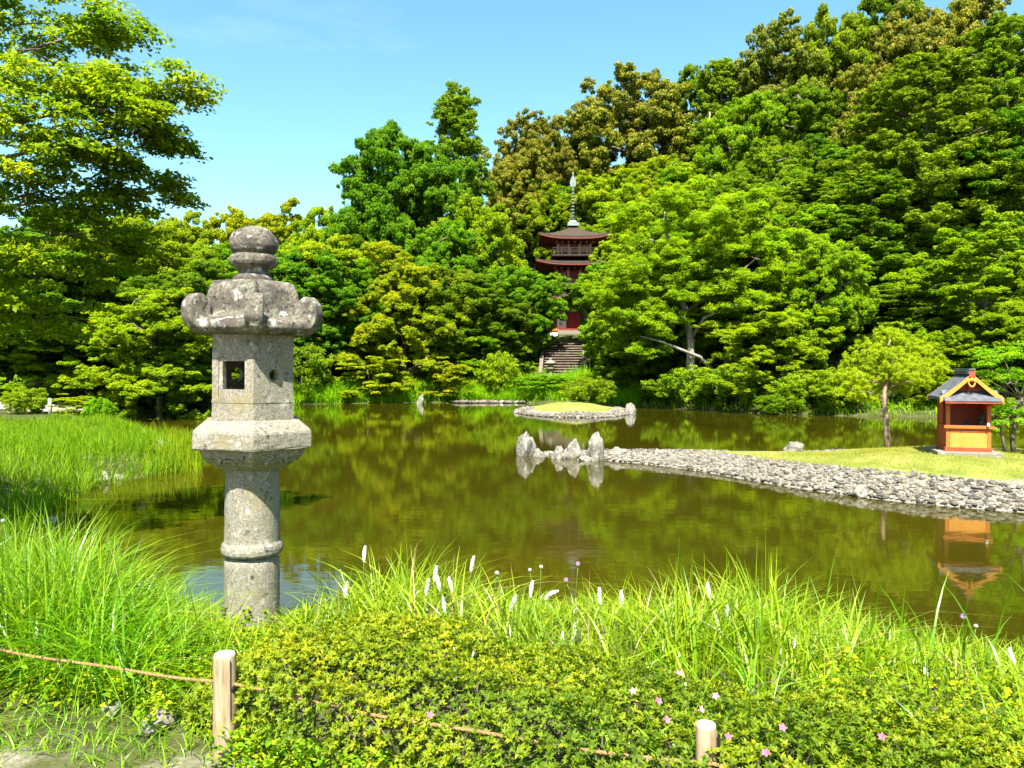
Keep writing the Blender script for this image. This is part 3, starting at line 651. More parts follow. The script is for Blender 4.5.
T = [
 # left shore and the low wood behind it
 (30, 235, 210, 44, 'dark', 'dark tree on the left shore behind the grey path, under the overhanging maple', gL),
 (118, 222, 170, 48, 'mid', 'green tree on the left shore next to the darkest tree by the path', gL),
 (205, 262, 130, 49, 'dark', 'dark tree directly left of the stone lantern top', gL),
 (160, 285, 130, 44.5, 'maple', 'fresh green layered maple reaching over the water left of the lantern', gL),
 (92, 300, 140, 43.5, 'maple', 'low layered green maple between the left path and the water', gL),
 (212, 322, 110, 49, 'mid', 'small green tree behind the firebox of the stone lantern', gL),
 (20, 330, 120, 45.5, 'dark', 'low dark tree at the left edge above the grey path', gL),
 (168, 340, 90, 46, 'mid', 'low bushy tree with branches touching the water left of the lantern', gL),
 (178, 212, 80, 88, 'yellow', 'yellow green tree on the skyline left of the lantern finial', gL),
 (232, 210, 86, 92, 'yellow', 'yellow green tree on the skyline just left behind the lantern finial', gL),
 (280, 206, 90, 90, 'yellow', 'yellow green tree on the skyline just right of the lantern finial', gL),
 (330, 210, 84, 86, 'yellow', 'yellow green tree on the skyline left of the tall dark pair', gL),
 (130, 214, 90, 92, 'mid', 'green skyline tree showing under the overhanging maple', gL),
 (60, 212, 110, 92, 'mid', 'green skyline tree behind the overhanging maple at far left', gL),
 (318, 236, 104, 70, 'yellow', 'bright yellow green tree right of the lantern roof', gL),
 (262, 250, 90, 66, 'bright', 'bright green tree directly behind the lantern roof', gL),
 (352, 250, 90, 72, 'yellow', 'yellow leafed tree below the tall dark pair', gL),
 (398, 246, 108, 66.5, 'amber', 'maple with amber tinted crown left of the stairs', gL),
 (330, 292, 90, 65, 'bright', 'green tree standing in the dark gap right of the lantern firebox', gL),
 (388, 300, 90, 68, 'bright', 'green tree under the amber tinted maple', gL),
 (440, 290, 118, 66, 'maple', 'broad lime green maple over the reeds left of the stairs', gL),
 (470, 318, 76, 64.5, 'maple', 'low lime green maple spreading right above the far reeds', gL),
 (300, 345, 66, 61.5, 'darkshrub', 'rounded green shrub behind the reeds right of the lantern', None),
 (370, 352, 62, 63.2, 'lime', 'lime green young maple standing out against the dark gap', None),
 (448, 357, 44, 63.4, 'lime', 'small lime green bush below the broad maple', None),
 (500, 352, 44, 64, 'shrub', 'rounded green shrub left of the foot of the stairs', None),
 # centre, round the pagoda
 (390, 130, 118, 86, 'dark', 'tall dark round-crowned tree left of the pagoda, nearer the lantern', gH),
 (428, 150, 100, 82, 'dark', 'tall dark tree in front of the pointed conifer left of the pagoda', gH),
 (456, 90, 92, 92, 'conifer', 'pointed bluish green conifer rising behind the tall dark tree', gH),
 (474, 205, 92, 80, 'bright', 'green tree standing left of the pagoda roofs', gH),
 (445, 225, 90, 76, 'mid', 'green tree below the tall dark tree', gH),
 (516, 266, 82, 72, 'mid', 'green tree whose branches cross the lower storey of the pagoda from the left', gH),
 (505, 300, 70, 68, 'bright', 'green tree left beside the stone stairs', gH),
 (517, 335, 34, 70, 'maple', 'small maple leaning over the left edge of the stairs', gH),
 (538, 118, 76, 106, 'gold', 'golden brown crowned tree on the ridge left of the pagoda spire', gH),
 (521, 152, 70, 99, 'gold', 'smaller golden tree below the ridge left of the pagoda spire', gH),
 (630, 74, 116, 110, 'gold', 'widest golden brown crown on the ridge above the pagoda', gH),
 (588, 108, 70, 114, 'dark', 'dark tree between the two golden crowns on the ridge', gH),
 (545, 190, 80, 98, 'bright', 'fresh green tree behind the pagoda spire on the left', gH),
 (610, 176, 92, 97, 'bright', 'fresh green tree behind the pagoda spire on the right', gH),
 (662, 160, 92, 98, 'bright', 'fresh green tree under the widest golden crown', gH),
 (600, 215, 80, 93, 'mid', 'green tree close behind the upper pagoda roof on the right', gH),
 (690, 198, 90, 84, 'yellow', 'yellow green tree above the pale-limbed maple', gH),
 (640, 228, 90, 80, 'yellow', 'yellow green tree right of the pagoda roofs', gH),
 (620, 262, 84, 74, 'bright', 'green tree whose branches cross the lower storey of the pagoda from the right', gH),
 (624, 308, 74, 67, 'bright', 'green tree right beside the stone stairs', gH),
 (604, 335, 30, 70, 'yellow', 'small yellow green tree leaning over the right edge of the stairs', gH),
 # right hillside
 (716, 62, 72, 106, 'conifer', 'dark conifer on the ridge with a bare pale trunk', gH),
 (690, 70, 60, 112, 'dark', 'dark tree on the ridge right of the widest golden crown', gH),
 (750, 100, 92, 96, 'bright', 'fresh green tree on the slope right of the bare pale trunk', gH),
 (782, 28, 100, 104, 'gold', 'golden green tree on the skyline in the middle of the ridge', gH),
 (738, 66, 50, 108, 'yellow', 'small yellow green tree on the skyline beside the dark conifer', gH),
 (838, 20, 90, 100, 'mid', 'green tree on the skyline left of the golden brown crowns at top right', gH),
 (800, 90, 96, 94, 'dark', 'dark tree in the hollow below the skyline', gH),
 (775, 148, 96, 84, 'mid', 'mid green tree on the slope above the pale-limbed maple', gH),
 (820, 150, 100, 80, 'dark', 'dark tree shading the hollow left of the great cypress', gH),
 (742, 172, 84, 82, 'mid', 'small-leaved tree right of the yellow green tree', gH),
 (866, 70, 80, 90, 'gold', 'lower golden brown crown on the slope left of the great cypress', gH),
 (905, 22, 110, 96, 'gold', 'golden brown crown at the top right of the hillside', gH),
 (958, -2, 100, 97, 'gold', 'golden brown crown highest at the upper right edge', gH),
 (880, -6, 90, 104, 'dark', 'dark tree on the skyline behind the golden brown crown', gH),
 (1000, 20, 110, 86, 'hinoki', 'dark cypress at the top right corner', gH),
 (925, 62, 168, 66, 'hinoki', 'great green cypress towering behind the orange shrine', gH),
 (1020, 110, 130, 62, 'hinoki', 'dark cypress cut off by the right edge of the view', gH),
 (862, 160, 84, 70, 'dark', 'dark tree in the shade left of the great cypress trunk', gH),
 (845, 235, 110, 64, 'dark', 'dark tree at the foot of the hollow left of the great cypress', gH),
 (900, 290, 120, 56, 'dark', 'dark tree in the shade below the great cypress', gH),
 # right shore
 (780, 212, 150, 58, 'maple', 'large lime green maple right of the pale-limbed maple', gR),
 (822, 245, 84, 54, 'bright', 'bright green tree whose branch tips point right into the dark hollow', gR),
 (655, 255, 110, 62, 'bright', 'leafy green tree between the stairs and the pale-limbed maple', gR),
 (770, 300, 120, 51, 'maple', 'drooping green maple over the water behind the island pine', gR),
 (640, 318, 80, 62, 'mid', 'green tree low beside the small grassy island', gR),
 (980, 226, 150, 50, 'maple', 'lime green layered maple under the dark cypress at the right', gR),
 (1010, 290, 110, 46, 'maple', 'lime green maple low at the right edge behind the shrine', gR),
 (925, 335, 80, 47, 'maple', 'small green maple behind the orange shrine and the island pine', gR),
 (690, 366, 74, 53.5, 'darkshrub', 'rounded dark green shrub below the pale limbs on the right shore', None),
 (735, 362, 60, 50.5, 'darkshrub', 'green shrub on the right shore between two maples', None),
 (835, 368, 70, 47, 'shrub', 'lime green shrub at the water left of the island pine', None),
 (800, 372, 52, 48, 'shrub', 'small lime green shrub under the drooping maple', None),
 (780, 392, 46, 47.5, 'darkshrub', 'low dark shrub at the waterline under the drooping maple', None),
 (655, 388, 40, 57, 'darkshrub', 'tufted dark green shrub at the right end of the small grassy island', None),
 (588, 376, 50, 51.0, 'darkshrub', 'low spreading pine-like shrub on the small grassy island', None),
 (545, 374, 60, 63.5, 'shrub', 'bright green shrub at the foot of the stairs', None),
 (612, 368, 50, 62, 'shrub', 'bright green shrub right of the foot of the stairs', None),
 (1000, 398, 60, 40, 'darkshrub', 'dark shrub on the far shore right of the shrine', None),
]
for a in T:
    a = list(a)
    if 290 < a[0] < 520 and 61 < a[3] < 70 and 'shrub' not in a[4] and a[4] not in ('lime', 'amber'): a[3] += 4.5
    if a[0] < 125 and a[1] > 216 and a[3] < 50: a[3] += 5
    tree_at(*a[:6], group=a[6], zb=.45 if a[0] == 588 else None)
# fill the slopes between the named trees
SKY = np.array([(-60, 214), (200, 216), (335, 214), (352, 178), (425, 104), (485, 108), (502, 160), (520, 128), (560, 126), (600, 90), (690, 78), (740, 72), (800, 36), (850, 18), (875, 5), (1090, -80)], float)
rf = random.Random(77); nfill = 0
for row in range(9):
    Y = 64 + row * 7.5
    for k in range(40):
        x = -70 + k * 5.2 + rf.uniform(-1.8, 1.8); y = Y + rf.uniform(-2.5, 2.5); px = 512 + x / y * F
        if not -40 < px < 1080: continue
        if float(sdist([x], [y], POND)[0]) < 5: continue
        if 505 < px < 645 and y < 96: continue
        if px < 505 and y > 100: continue
        hgt = rf.uniform(9, 14); z = hz(x, y); top = z + hgt
        ysky = np.interp(px, SKY[:, 0], SKY[:, 1]) + rf.uniform(12, 40)
        top = min(top, P(px, ysky, y).z)
        if top - z < 5: continue
        if px > 780: kind = rf.choice(['dark', 'dark', 'mid', 'conifer', 'mid'])
        elif px > 505: kind = rf.choice(['dark', 'mid', 'bright', 'mid'])
        else: kind = rf.choice(['mid', 'bright', 'dark', 'mid'])
        ypx = 367 - (top - 2.9) * F / y
        tree_at(px, ypx, rf.uniform(7.5, 10.5) * F / y, y, kind, 'green tree packed into the wood behind the trees of the shore', 'trees filling the wooded slopes'); nfill += 1
print('fill trees', nfill)

# bare pale trunk on the ridge
def pole_trunk(px, y0, y1, Y, r, label):
    a = P(px, y0, Y); b = P(px + 1.5, y1, Y); m = MB(); m.tube([(0, 0, -3), (0, 0, (b.z - a.z) * .5), (.2, 0, b.z - a.z)], [r, r * .8, r * .5], 8)
    o = m.build('bare_trunk', M['bark_pale'], None, True); o.location = a; return tag(o, label, 'tree')
pole_trunk(708, 172, 112, 97, .15, 'bare pale trunk rising below the dark conifer on the ridge')

# the large maple with pale limbs on the right shore
def pale_maple():
    Y0 = 55.0; base = P(690, 402, Y0); base.z = .7
    o = empty('maple_tree', base); tag(o, 'largest lime green maple on the right shore with pale limbs showing', 'tree', gR)
    W_ = lambda px, py, Y: P(px, py, Y) - base
    tr = MB()
    tr.tube([(0, 0, -.6), W_(690, 375, 55), W_(691, 340, 55.1), W_(686, 312, 55.3), W_(676, 285, 55.5), W_(668, 245, 55.5), W_(664, 205, 55.6)], [.34, .30, .27, .22, .18, .12, .05], 10)
    tr.tube([W_(716, 396, 54.6), W_(714, 372, 54.5), W_(700, 357, 54.0), W_(682, 350, 53.4), W_(662, 342, 52.9), W_(640, 336, 52.6)], [.17, .15, .125, .10, .07, .03], 8)
    tr.tube([W_(716, 386, 54.6), W_(722, 368, 54.2), W_(735, 350, 54.0), W_(748, 330, 53.6), W_(770, 316, 53.2)], [.15, .13, .1, .07, .03], 8)
    tr.tube([W_(691, 340, 55.1), W_(704, 318, 54.0), W_(730, 306, 52.8), W_(756, 302, 52.2)], [.14, .11, .08, .04], 7)
    tr.tube([W_(676, 285, 55.5), W_(652, 268, 54.0), W_(632, 262, 53.2)], [.1, .08, .03], 7)
    tr.tube([W_(668, 245, 55.5), W_(650, 240, 54.2), W_(638, 246, 53.6)], [.12, .10, .04], 7)
    tr.tube([W_(686, 312, 55.3), W_(730, 280, 54.2), W_(770, 268, 53.4), W_(792, 262, 53)], [.13, .10, .08, .04], 7)
    tr.tube([W_(730, 280, 54.2), W_(752, 262, 53.6), W_(764, 250, 53.4)], [.07, .05, .02], 6)
    tr.build('trunk', M['bark_pale'], o, True)
    rng = np.random.default_rng(301); puffs = []
    spots = [(668, 205, 40, 55.5), (640, 222, 30, 55), (700, 215, 36, 55.5), (730, 232, 36, 55), (640, 258, 34, 54), (678, 248, 38, 54), (715, 258, 40, 54), (756, 250, 36, 54), (620, 290, 36, 54),
             (655, 292, 40, 53.4), (695, 288, 40, 53.6), (735, 290, 38, 53), (775, 280, 32, 53.4), (800, 272, 26, 53.4), (612, 322, 32, 54), (645, 322, 34, 53), (672, 320, 30, 54.5), (712, 330, 26, 55), (760, 318, 30, 53.5),
             (830, 262, 22, 53), (790, 240, 30, 55), (690, 190, 26, 56), (780, 335, 26, 52.4), (630, 350, 24, 54), (602, 300, 24, 55), (750, 215, 28, 57)]
    for px, py, r, Y in spots:
        c0 = W_(px, py, Y)
        for k in range(9):
            puffs.append(((c0.x + rng.normal(0, r * .42 * mpp(Y)), c0.y + rng.normal(0, 1.3), c0.z + rng.normal(0, r * .34 * mpp(Y))), r * mpp(Y) * rng.uniform(.32, .58)))
    cm = crown_mesh('crown', puffs, 1000, .165, .55, rng, up=1.1, jit=.5, droop=.2, low=-.5, base=(.25, .85))
    link('crown', cm, M['leaf_bright'], o)
pale_maple()

# leaning tree whose branches screen the lower storeys of the pagoda
def screen_tree():
    Y0 = 73.0; base = P(592, 348, Y0); base.z = hz(base.x, Y0); o = empty('maple_tree', base); tag(o, 'leaning maple whose leafy limb crosses in front of the lower pagoda storey', 'tree', gH)
    W_ = lambda px, py, Y=Y0: P(px, py, Y) - base
    tr = MB(); tr.tube([(0, 0, -.5), W_(591, 330), W_(586, 312), W_(578, 300), W_(566, 293), W_(552, 288)], [.2, .17, .14, .1, .07, .02], 8)
    tr.tube([W_(586, 312), W_(588, 298), W_(584, 282)], [.1, .07, .02], 6); tr.build('trunk', M['bark'], o, True)
    rng = np.random.default_rng(811); puffs = []
    for px, py, r in [(552, 287, 9), (562, 283, 9), (572, 286, 10), (582, 280, 11), (590, 290, 12), (565, 296, 9), (577, 299, 10), (548, 296, 8), (590, 304, 10), (556, 303, 7)]:
        e = W_(px, py)
        for k in range(4): puffs.append(((e.x + rng.normal(0, .35), e.y + rng.normal(0, .7), e.z + rng.normal(0, .25)), r * mpp(Y0) * rng.uniform(.5, .8)))
    link('crown', crown_mesh('crown', puffs, 1000, .17, .6, rng, up=1.0, droop=.1, low=-.5, base=(.2, .8)), M['leaf_bright'], o)
screen_tree()
# maple hanging over the left bank, its trunk outside the picture
def near_maple():
    base = Vector((-13.2, 13.0, hz(-13.2, 13.0))); o = empty('maple_tree', base)
    tag(o, 'near maple hanging over the left bank with lacy sunlit yellow green sprays', 'tree')
    rng = np.random.default_rng(402)
    sp = [(20, 25, 70, 12), (95, 30, 40, 12), (125, 22, 34, 11.8), (60, 62, 60, 11.5), (110, 70, 38, 11.6), (150, 92, 40, 11.8), (185, 88, 34, 11.9), (140, 108, 44, 11.5), (40, 105, 60, 11), (95, 112, 46, 11.4),
          (165, 128, 30, 12), (182, 143, 24, 12.2), (35, 150, 60, 11), (90, 150, 46, 11.6), (130, 160, 32, 12), (30, 195, 60, 11.5), (85, 195, 50, 12), (130, 190, 34, 12.4), (168, 186, 28, 12.6), (60, 235, 60, 11.6), (118, 222, 38, 12.4),
          (15, 255, 56, 11.2), (70, 275, 46, 12), (115, 262, 34, 12.6), (20, 300, 48, 11.6), (148, 240, 24, 12.8), (60, 320, 34, 12), (-40, 80, 80, 11), (-50, 180, 80, 11), (-40, 280, 70, 11.4), (75, -30, 60, 12), (0, -30, 70, 11.6), (-110, 120, 90, 11), (-120, 220, 90, 11.5), (-100, 300, 80, 12), (-180, 160, 90, 12), (-190, 260, 80, 12.5)]
    tr = MB(); top = Vector((.8, -.5, 4.0))
    tr.tube([(0, 0, -.4), (.15, -.1, 1.2), (.5, -.3, 2.6), top, (.9, -.9, 6.2), (1.3, -1.2, 8.6)], [.26, .2, .17, .15, .11, .05], 10)
    for (px, py, r, Y) in [sp[i] for i in (0, 2, 6, 8, 10, 13, 15, 18, 19, 21, 23, 26, 5)]:
        e = P(px, py, Y) - base; a = Vector((.7, -.5, max(2.2, min(7.5, e.z * .72))))
        m1 = a.lerp(e, .35) + Vector((0, 0, .25)); m2 = a.lerp(e, .7) + Vector((0, 0, .2))
        tr.tube([a, m1, m2, e], [.075, .05, .03, .008], 6)
    Cs, Ns, Ts, TT = [], [], [], []
    for (px, py, r, Y) in sp:
        e = P(px - 8, py, Y) - base; R = r * mpp(Y) * .86
        nt_ = int((7 + r * .24) * (1.0 if py < 205 or px < 0 else .55))
        pt = rng.uniform(-.12, .12); tlx, tly = rng.normal(0, .22), rng.normal(0, .25)
        for k in range(nt_):                                     # flat twigs fanning out
            a = rng.uniform(0, 6.283); q = R * math.sqrt(rng.uniform(.02, 1.0)); tw = rng.uniform(.16, .34)
            c = np.array([e.x + q * math.cos(a), e.y + q * math.sin(a) * 1.2, e.z + rng.normal(0, R * .27) - .20 * q + q * (tlx * math.cos(a) + tly * math.sin(a))])
            n = int(95 * (tw / .25) ** 1.3)
            ang = rng.uniform(0, 6.283, n); rad = tw * np.sqrt(rng.uniform(0, 1, n)) * (1 + .4 * np.sin(ang * 3 + k))
            p = np.stack([rad * np.cos(ang), rad * np.sin(ang), rng.normal(0, .035, n) - .22 * rad], -1) + c
            nn = np.stack([.35 * np.cos(ang), .35 * np.sin(ang) - .45, np.ones(n)], -1) + rng.normal(0, .5, (n, 3))
            Cs.append(p); Ns.append(nn); t = np.zeros((n, 3)); t[:, 0] = np.clip(rng.uniform(.2, .75, n) + pt + rng.uniform(-.15, .15), 0, 1); Ts.append(t)
            TT.append(np.stack([np.cos(ang), np.sin(ang), -.3 + 0 * ang], -1) + rng.normal(0, .7, (n, 3)))
        for k in range(3):
            a = rng.uniform(0, 6.283); tr.tube([e, e + Vector((R * .5 * math.cos(a), R * .5 * math.sin(a), .03)), e + Vector((R * math.cos(a), R * math.sin(a), -.15 * R))], [.014, .009, .003], 4)
    tr.build('trunk', M['bark'], o, True)
    C = np.concatenate(Cs); N = np.concatenate(Ns); T_ = np.concatenate(Ts); L = .085 * rng.uniform(.6, 1.4, len(C))
    link('crown', leaf_mesh('crown', C, N, L, L * .62, T_, rng, np.concatenate(TT)), M['leaf_maple_near'], o)
    print('near maple leaves', len(C))
near_maple()

# pine on the shrine island
def island_pine():
    Y = 23.4; b = P(887, 446, Y); b.z = float(h_isle(np.array([b.x]), np.array([b.y]))[0]); o = empty('pine_tree', b)
    tag(o, 'small pale pine with a bare pinkish trunk on the shrine island', 'tree')
    W_ = lambda px, py, YY=Y: P(px, py, YY) - b
    tr = MB(); tr.tube([(0, 0, -.15), W_(887, 430), W_(885, 410), W_(884, 392), W_(890, 372), W_(896, 350)], [.11, .085, .075, .065, .045, .015], 9)
    rng = np.random.default_rng(55); C = []
    sp = [(893, 338, 24), (872, 350, 22), (912, 350, 24), (893, 356, 26), (858, 364, 20), (928, 362, 20), (880, 370, 24), (908, 370, 22), (862, 380, 22), (920, 380, 20), (845, 376, 14), (890, 384, 20), (940, 370, 10), (905, 388, 16), (850, 390, 16), (868, 396, 14)]
    Cs, Ns, Ts, TT = [], [], [], []
    for px, py, r in sp:
        e = W_(px, py, Y + rng.normal(0, .45)); s = Vector((0, 0, max(1.2, e.z - .25)))
        tr.tube([s, s.lerp(e, .5) + Vector((0, 0, .06)), e], [.03, .02, .006], 5)
        R = r * mpp(Y)
        for k in range(int(52 * (r / 20))):                       # needle tufts
            d = nrm(rng.normal(size=3)); c = np.array(e) + d * R * rng.uniform(.3, 1.0) * np.array([1, 1, .62])
            n = 42; q = nrm(rng.normal(size=(n, 3)) + np.array([d[0] * .6, d[1] * .6, .7]))
            ln = .11 * rng.uniform(.7, 1.3, n)
            Cs.append(c + q * ln[:, None] * .5); TT.append(q); Ns.append(rng.normal(size=(n, 3))); t = np.zeros((n, 3)); t[:, 0] = rng.uniform(.15, .9, n); Ts.append(t)
    C = np.concatenate(Cs); link('crown', leaf_mesh('crown', C, np.concatenate(Ns), .14, .021, np.concatenate(Ts), rng, np.concatenate(TT), 0), M['leaf_pine'], o)
    tr.build('trunk', M['bark_pine'], o, True)
island_pine()
# leafy maple at the right end of the shrine island
def island_maple():
    Y = 20.8; b = P(1014, 455, Y); b.z = float(h_isle(np.array([b.x]), np.array([b.y]))[0]); o = empty('maple_tree', b)
    tag(o, 'small leafy green maple with dark stems right beside the orange shrine', 'tree')
    W_ = lambda px, py, YY=Y: P(px, py, YY) - b
    rng = np.random.default_rng(66); tr = MB()
    tr.tube([(0, 0, -.1), W_(1012, 440), W_(1016, 420), W_(1024, 390), W_(1034, 350)], [.07, .055, .05, .04, .02], 8)
    tr.tube([W_(1006, 456), W_(1003, 440), W_(1000, 425), W_(992, 412)], [.05, .04, .03, .01], 7)
    puffs = []
    for px, py, r in [(1005, 372, 26), (1030, 356, 30), (985, 362, 18), (1000, 350, 20), (1020, 392, 24), (1008, 410, 20), (992, 404, 14), (1028, 420, 22), (1000, 428, 14), (1040, 385, 30), (975, 372, 10), (1050, 350, 26), (1060, 410, 30)]:
        e = W_(px, py, Y + rng.normal(0, .4)); R = r * mpp(Y)
        tr.tube([W_(1022, 400), W_(1022, 400).lerp(e, .5), e], [.02, .014, .004], 5)
        for k in range(4): puffs.append(((e.x + rng.normal(0, R * .5), e.y + rng.normal(0, R * .6), e.z + rng.normal(0, R * .25)), R * rng.uniform(.4, .7)))
    tr.build('trunk', M['bark'], o, True)
    link('crown', crown_mesh('crown', puffs, 2600, .085, .35, rng, up=1.2, jit=.5, droop=.2, low=-.5, base=(.2, .85)), M['leaf_bright'], o)
island_maple()
# ------------------------------------------------------------------ stone lantern
def hexpts(R, z, a0=-90): return [(R * math.cos(math.radians(a0 + 60 * k)), R * math.sin(math.radians(a0 + 60 * k)), z) for k in range(6)]
def hex_stack(levels):
    m = MB(); vs = []
    for R, z in levels: vs += hexpts(R, z)
    n = len(levels)
    fs = [(i * 6 + k, i * 6 + (k + 1) % 6, (i + 1) * 6 + (k + 1) % 6, (i + 1) * 6 + k) for i in range(n - 1) for k in range(6)]
    fs += [tuple(range(5, -1, -1)), tuple((n - 1) * 6 + k for k in range(6))]
    return m.add(vs, fs)
def weather(o, strength, size, sub=0):
    if sub:
        s = o.modifiers.new('s', 'SUBSURF'); s.subdivision_type = 'SIMPLE'; s.levels = s.render_levels = sub
    tx = bpy.data.textures.new('worn', 'CLOUDS'); tx.noise_scale = size; tx.noise_depth = 3
    d = o.modifiers.new('d', 'DISPLACE'); d.texture = tx; d.strength = strength; d.mid_level = .5; d.texture_coords = 'LOCAL'
    bake_mods(o)
def remesh(o, vox, smooth=4):
    r = o.modifiers.new('r', 'REMESH'); r.mode = 'VOXEL'; r.voxel_size = vox
    s = o.modifiers.new('sm', 'SMOOTH'); s.iterations = smooth; s.factor = .5
    bake_mods(o); o.data.polygons.foreach_set('use_smooth', np.ones(len(o.data.polygons), bool))
def lantern():
    Y = 4.7; x = P(250, 384, Y).x; z0 = P(250, 640, Y).z
    o = empty('stone_lantern', (x, Y, z0), math.atan2(-x, Y)); o.scale = (.925, .925, 1); o.rotation_euler.y = .012; tag(o, 'tall weathered granite lantern with a scrolled roof standing in the grass by the pond', 'stone lantern')
    ft = hex_stack([(.30, -.2), (.30, .02), (.27, .05)]).build('base_stone', M['granite'], o, bevel=.015)
    m = MB(); m.lathe([(.176, -.1), (.178, .0), (.175, .3), (.174, .50), (.155, .522), (.14, .53)], 40); d = m.build('base_drum', M['granite'], o, True); weather(d, .012, .05, 2)
    m = MB(); m.lathe([(.14, .528), (.182, .536), (.194, .552), (.196, .575), (.190, .60), (.178, .615), (.176, .63), (.175, .80), (.172, .93), (.169, 1.02), (.172, 1.035), (.172, 1.06), (.15, 1.062)], 40); d = m.build('pillar', M['granite'], o, True); weather(d, .010, .05, 2)
    p = hex_stack([(.18, 1.055), (.205, 1.06), (.29, 1.10), (.355, 1.15), (.375, 1.19), (.405, 1.192), (.414, 1.20), (.414, 1.285), (.41, 1.296), (.335, 1.352), (.325, 1.36)]).build('platform', M['granite'], o, bevel=.014)
    weather(p, .016, .07, 3)
    # carved arches under the slab
    for k in range(6):
        m = MB(); an = math.radians(-120 + 60 * k); nv = Vector((math.cos(an), math.sin(an), -.75)).normalized(); tv = Vector((-math.sin(an), math.cos(an), 0)); uv = tv.cross(nv); uv = uv if uv.z > 0 else -uv
        c = Vector((math.cos(an) * .286, math.sin(an) * .286, 1.128))
        for r in (.062, .034):
            m.tube([c + tv * r * 1.15 * math.cos(q) + uv * (r * math.sin(q) - .03) for q in np.linspace(.05, math.pi - .05, 12)], .011, 6)
        for s in (-1, 1):
            m.tube([c + tv * s * (.085 + .02 * math.cos(q)) + uv * (.012 + .02 * math.sin(q)) for q in np.linspace(0, 5, 10)], .008, 6)
        m.build('carving', M['granite'], p, True)
    # fire box: hollow hexagon with a square window, moon hole and rear holes
    R = .285; h0, h1 = 1.352, 1.875
    fb = hex_stack([(R, h0), (R, h1)]).build('firebox', M['granite'], o)
    def cut(mb):
        c = mb.build('cut', None); c.parent = o
        b = fb.modifiers.new('b', 'BOOLEAN'); b.operation = 'DIFFERENCE'; b.object = c; b.solver = 'EXACT'
        bpy.context.view_layer.update(); bake_mods(fb); me = c.data; bpy.data.objects.remove(c); bpy.data.meshes.remove(me)
    cut(hex_stack([(R - .055, h0 + .06), (R - .055, h1 - .05)]))
    def face(an): an = math.radians(an); return Vector((math.cos(an), math.sin(an), 0)), Vector((-math.sin(an), math.cos(an), 0))
    n, tn = face(-120); c = n * .247; rot = Matrix((tn, n, Vector((0, 0, 1)))).transposed()
    cut(MB().box(c + Vector((0, 0, 1.623)) + tn * .003, (.152, .2, .165), rot))
    cut(MB().box(c * 1.02 + Vector((0, 0, 1.61)), (.20, .022, .235), rot))
    for an, zz, rr in ((-60, 1.625, .034), (60, 1.625, .045), (120, 1.625, .045)):
        n, tn = face(an); m = MB()
        ring = [n * dd + Vector((0, 0, zz)) + tn * rr * math.cos(q) + Vector((0, 0, 1)) * rr * math.sin(q) for dd in (.14, .32) for q in np.linspace(0, 2 * math.pi, 17)[:-1]]
        m.add(ring, [(i, (i + 1) % 16, 16 + (i + 1) % 16, 16 + i) for i in range(16)] + [tuple(range(15, -1, -1)), tuple(range(16, 32))]); cut(m)
    for zz, hh in ((1.385, .05), (1.47, .016), (1.80, .02)):
        m = MB()
        for k in range(6):
            n, tn = face(-120 + 60 * k)
            m.bar(n * .2445 - tn * .144 + Vector((0, 0, zz)), n * .2445 + tn * .144 + Vector((0, 0, zz)), .010, hh)
        m.build('moulding', M['granite'], fb)
    # roof with curled corners
    m = hex_stack([(.34, 1.862), (.42, 1.872), (.450, 1.90), (.445, 1.935), (.39, 1.955), (.325, 1.965), (.296, 2.0), (.296, 2.09), (.29, 2.13), (.262, 2.165), (.20, 2.188), (.12, 2.195)])
    for k in range(6):
        a = math.radians(-90 + 60 * k); d = Vector((math.cos(a), math.sin(a), 0)); s = Vector((-d.y, d.x, 0))
        c = d * .392 + Vector((0, 0, 1.99))
        n_ = 18; w = .055; prof = [(.076 * math.cos(q), .104 * math.sin(q)) for q in np.linspace(0, 2 * math.pi, n_ + 1)[:-1]]
        vs = [c + d * u + Vector((0, 0, v)) + s * w * e for e in (-1, 1) for u, v in prof]
        m.add(vs, [(i, (i + 1) % n_, n_ + (i + 1) % n_, n_ + i) for i in range(n_)] + [tuple(range(n_ - 1, -1, -1)), tuple(range(n_, 2 * n_))])
        m.tube([d * .30 + Vector((0, 0, 2.0)), d * .298 + Vector((0, 0, 2.10)), d * .27 + Vector((0, 0, 2.165)), d * .18 + Vector((0, 0, 2.18))], [.03, .022, .016, .01], 8)
    rf_ = m.build('roof', M['granite_roof'], o); remesh(rf_, .010, 3); weather(rf_, .011, .07)
    m = MB(); m.lathe([(.10, 2.18), (.128, 2.19), (.128, 2.212), (.112, 2.222), (.100, 2.235), (.098, 2.262), (.118, 2.272), (.146, 2.286), (.155, 2.305), (.153, 2.33), (.140, 2.347), (.118, 2.352), (.122, 2.36),
                       (.142, 2.372), (.153, 2.40), (.151, 2.435), (.138, 2.468), (.108, 2.498), (.062, 2.517), (.02, 2.524)], 40)
    f = m.build('finial', M['granite_roof'], o, True); weather(f, .014, .06, 2)
lantern()

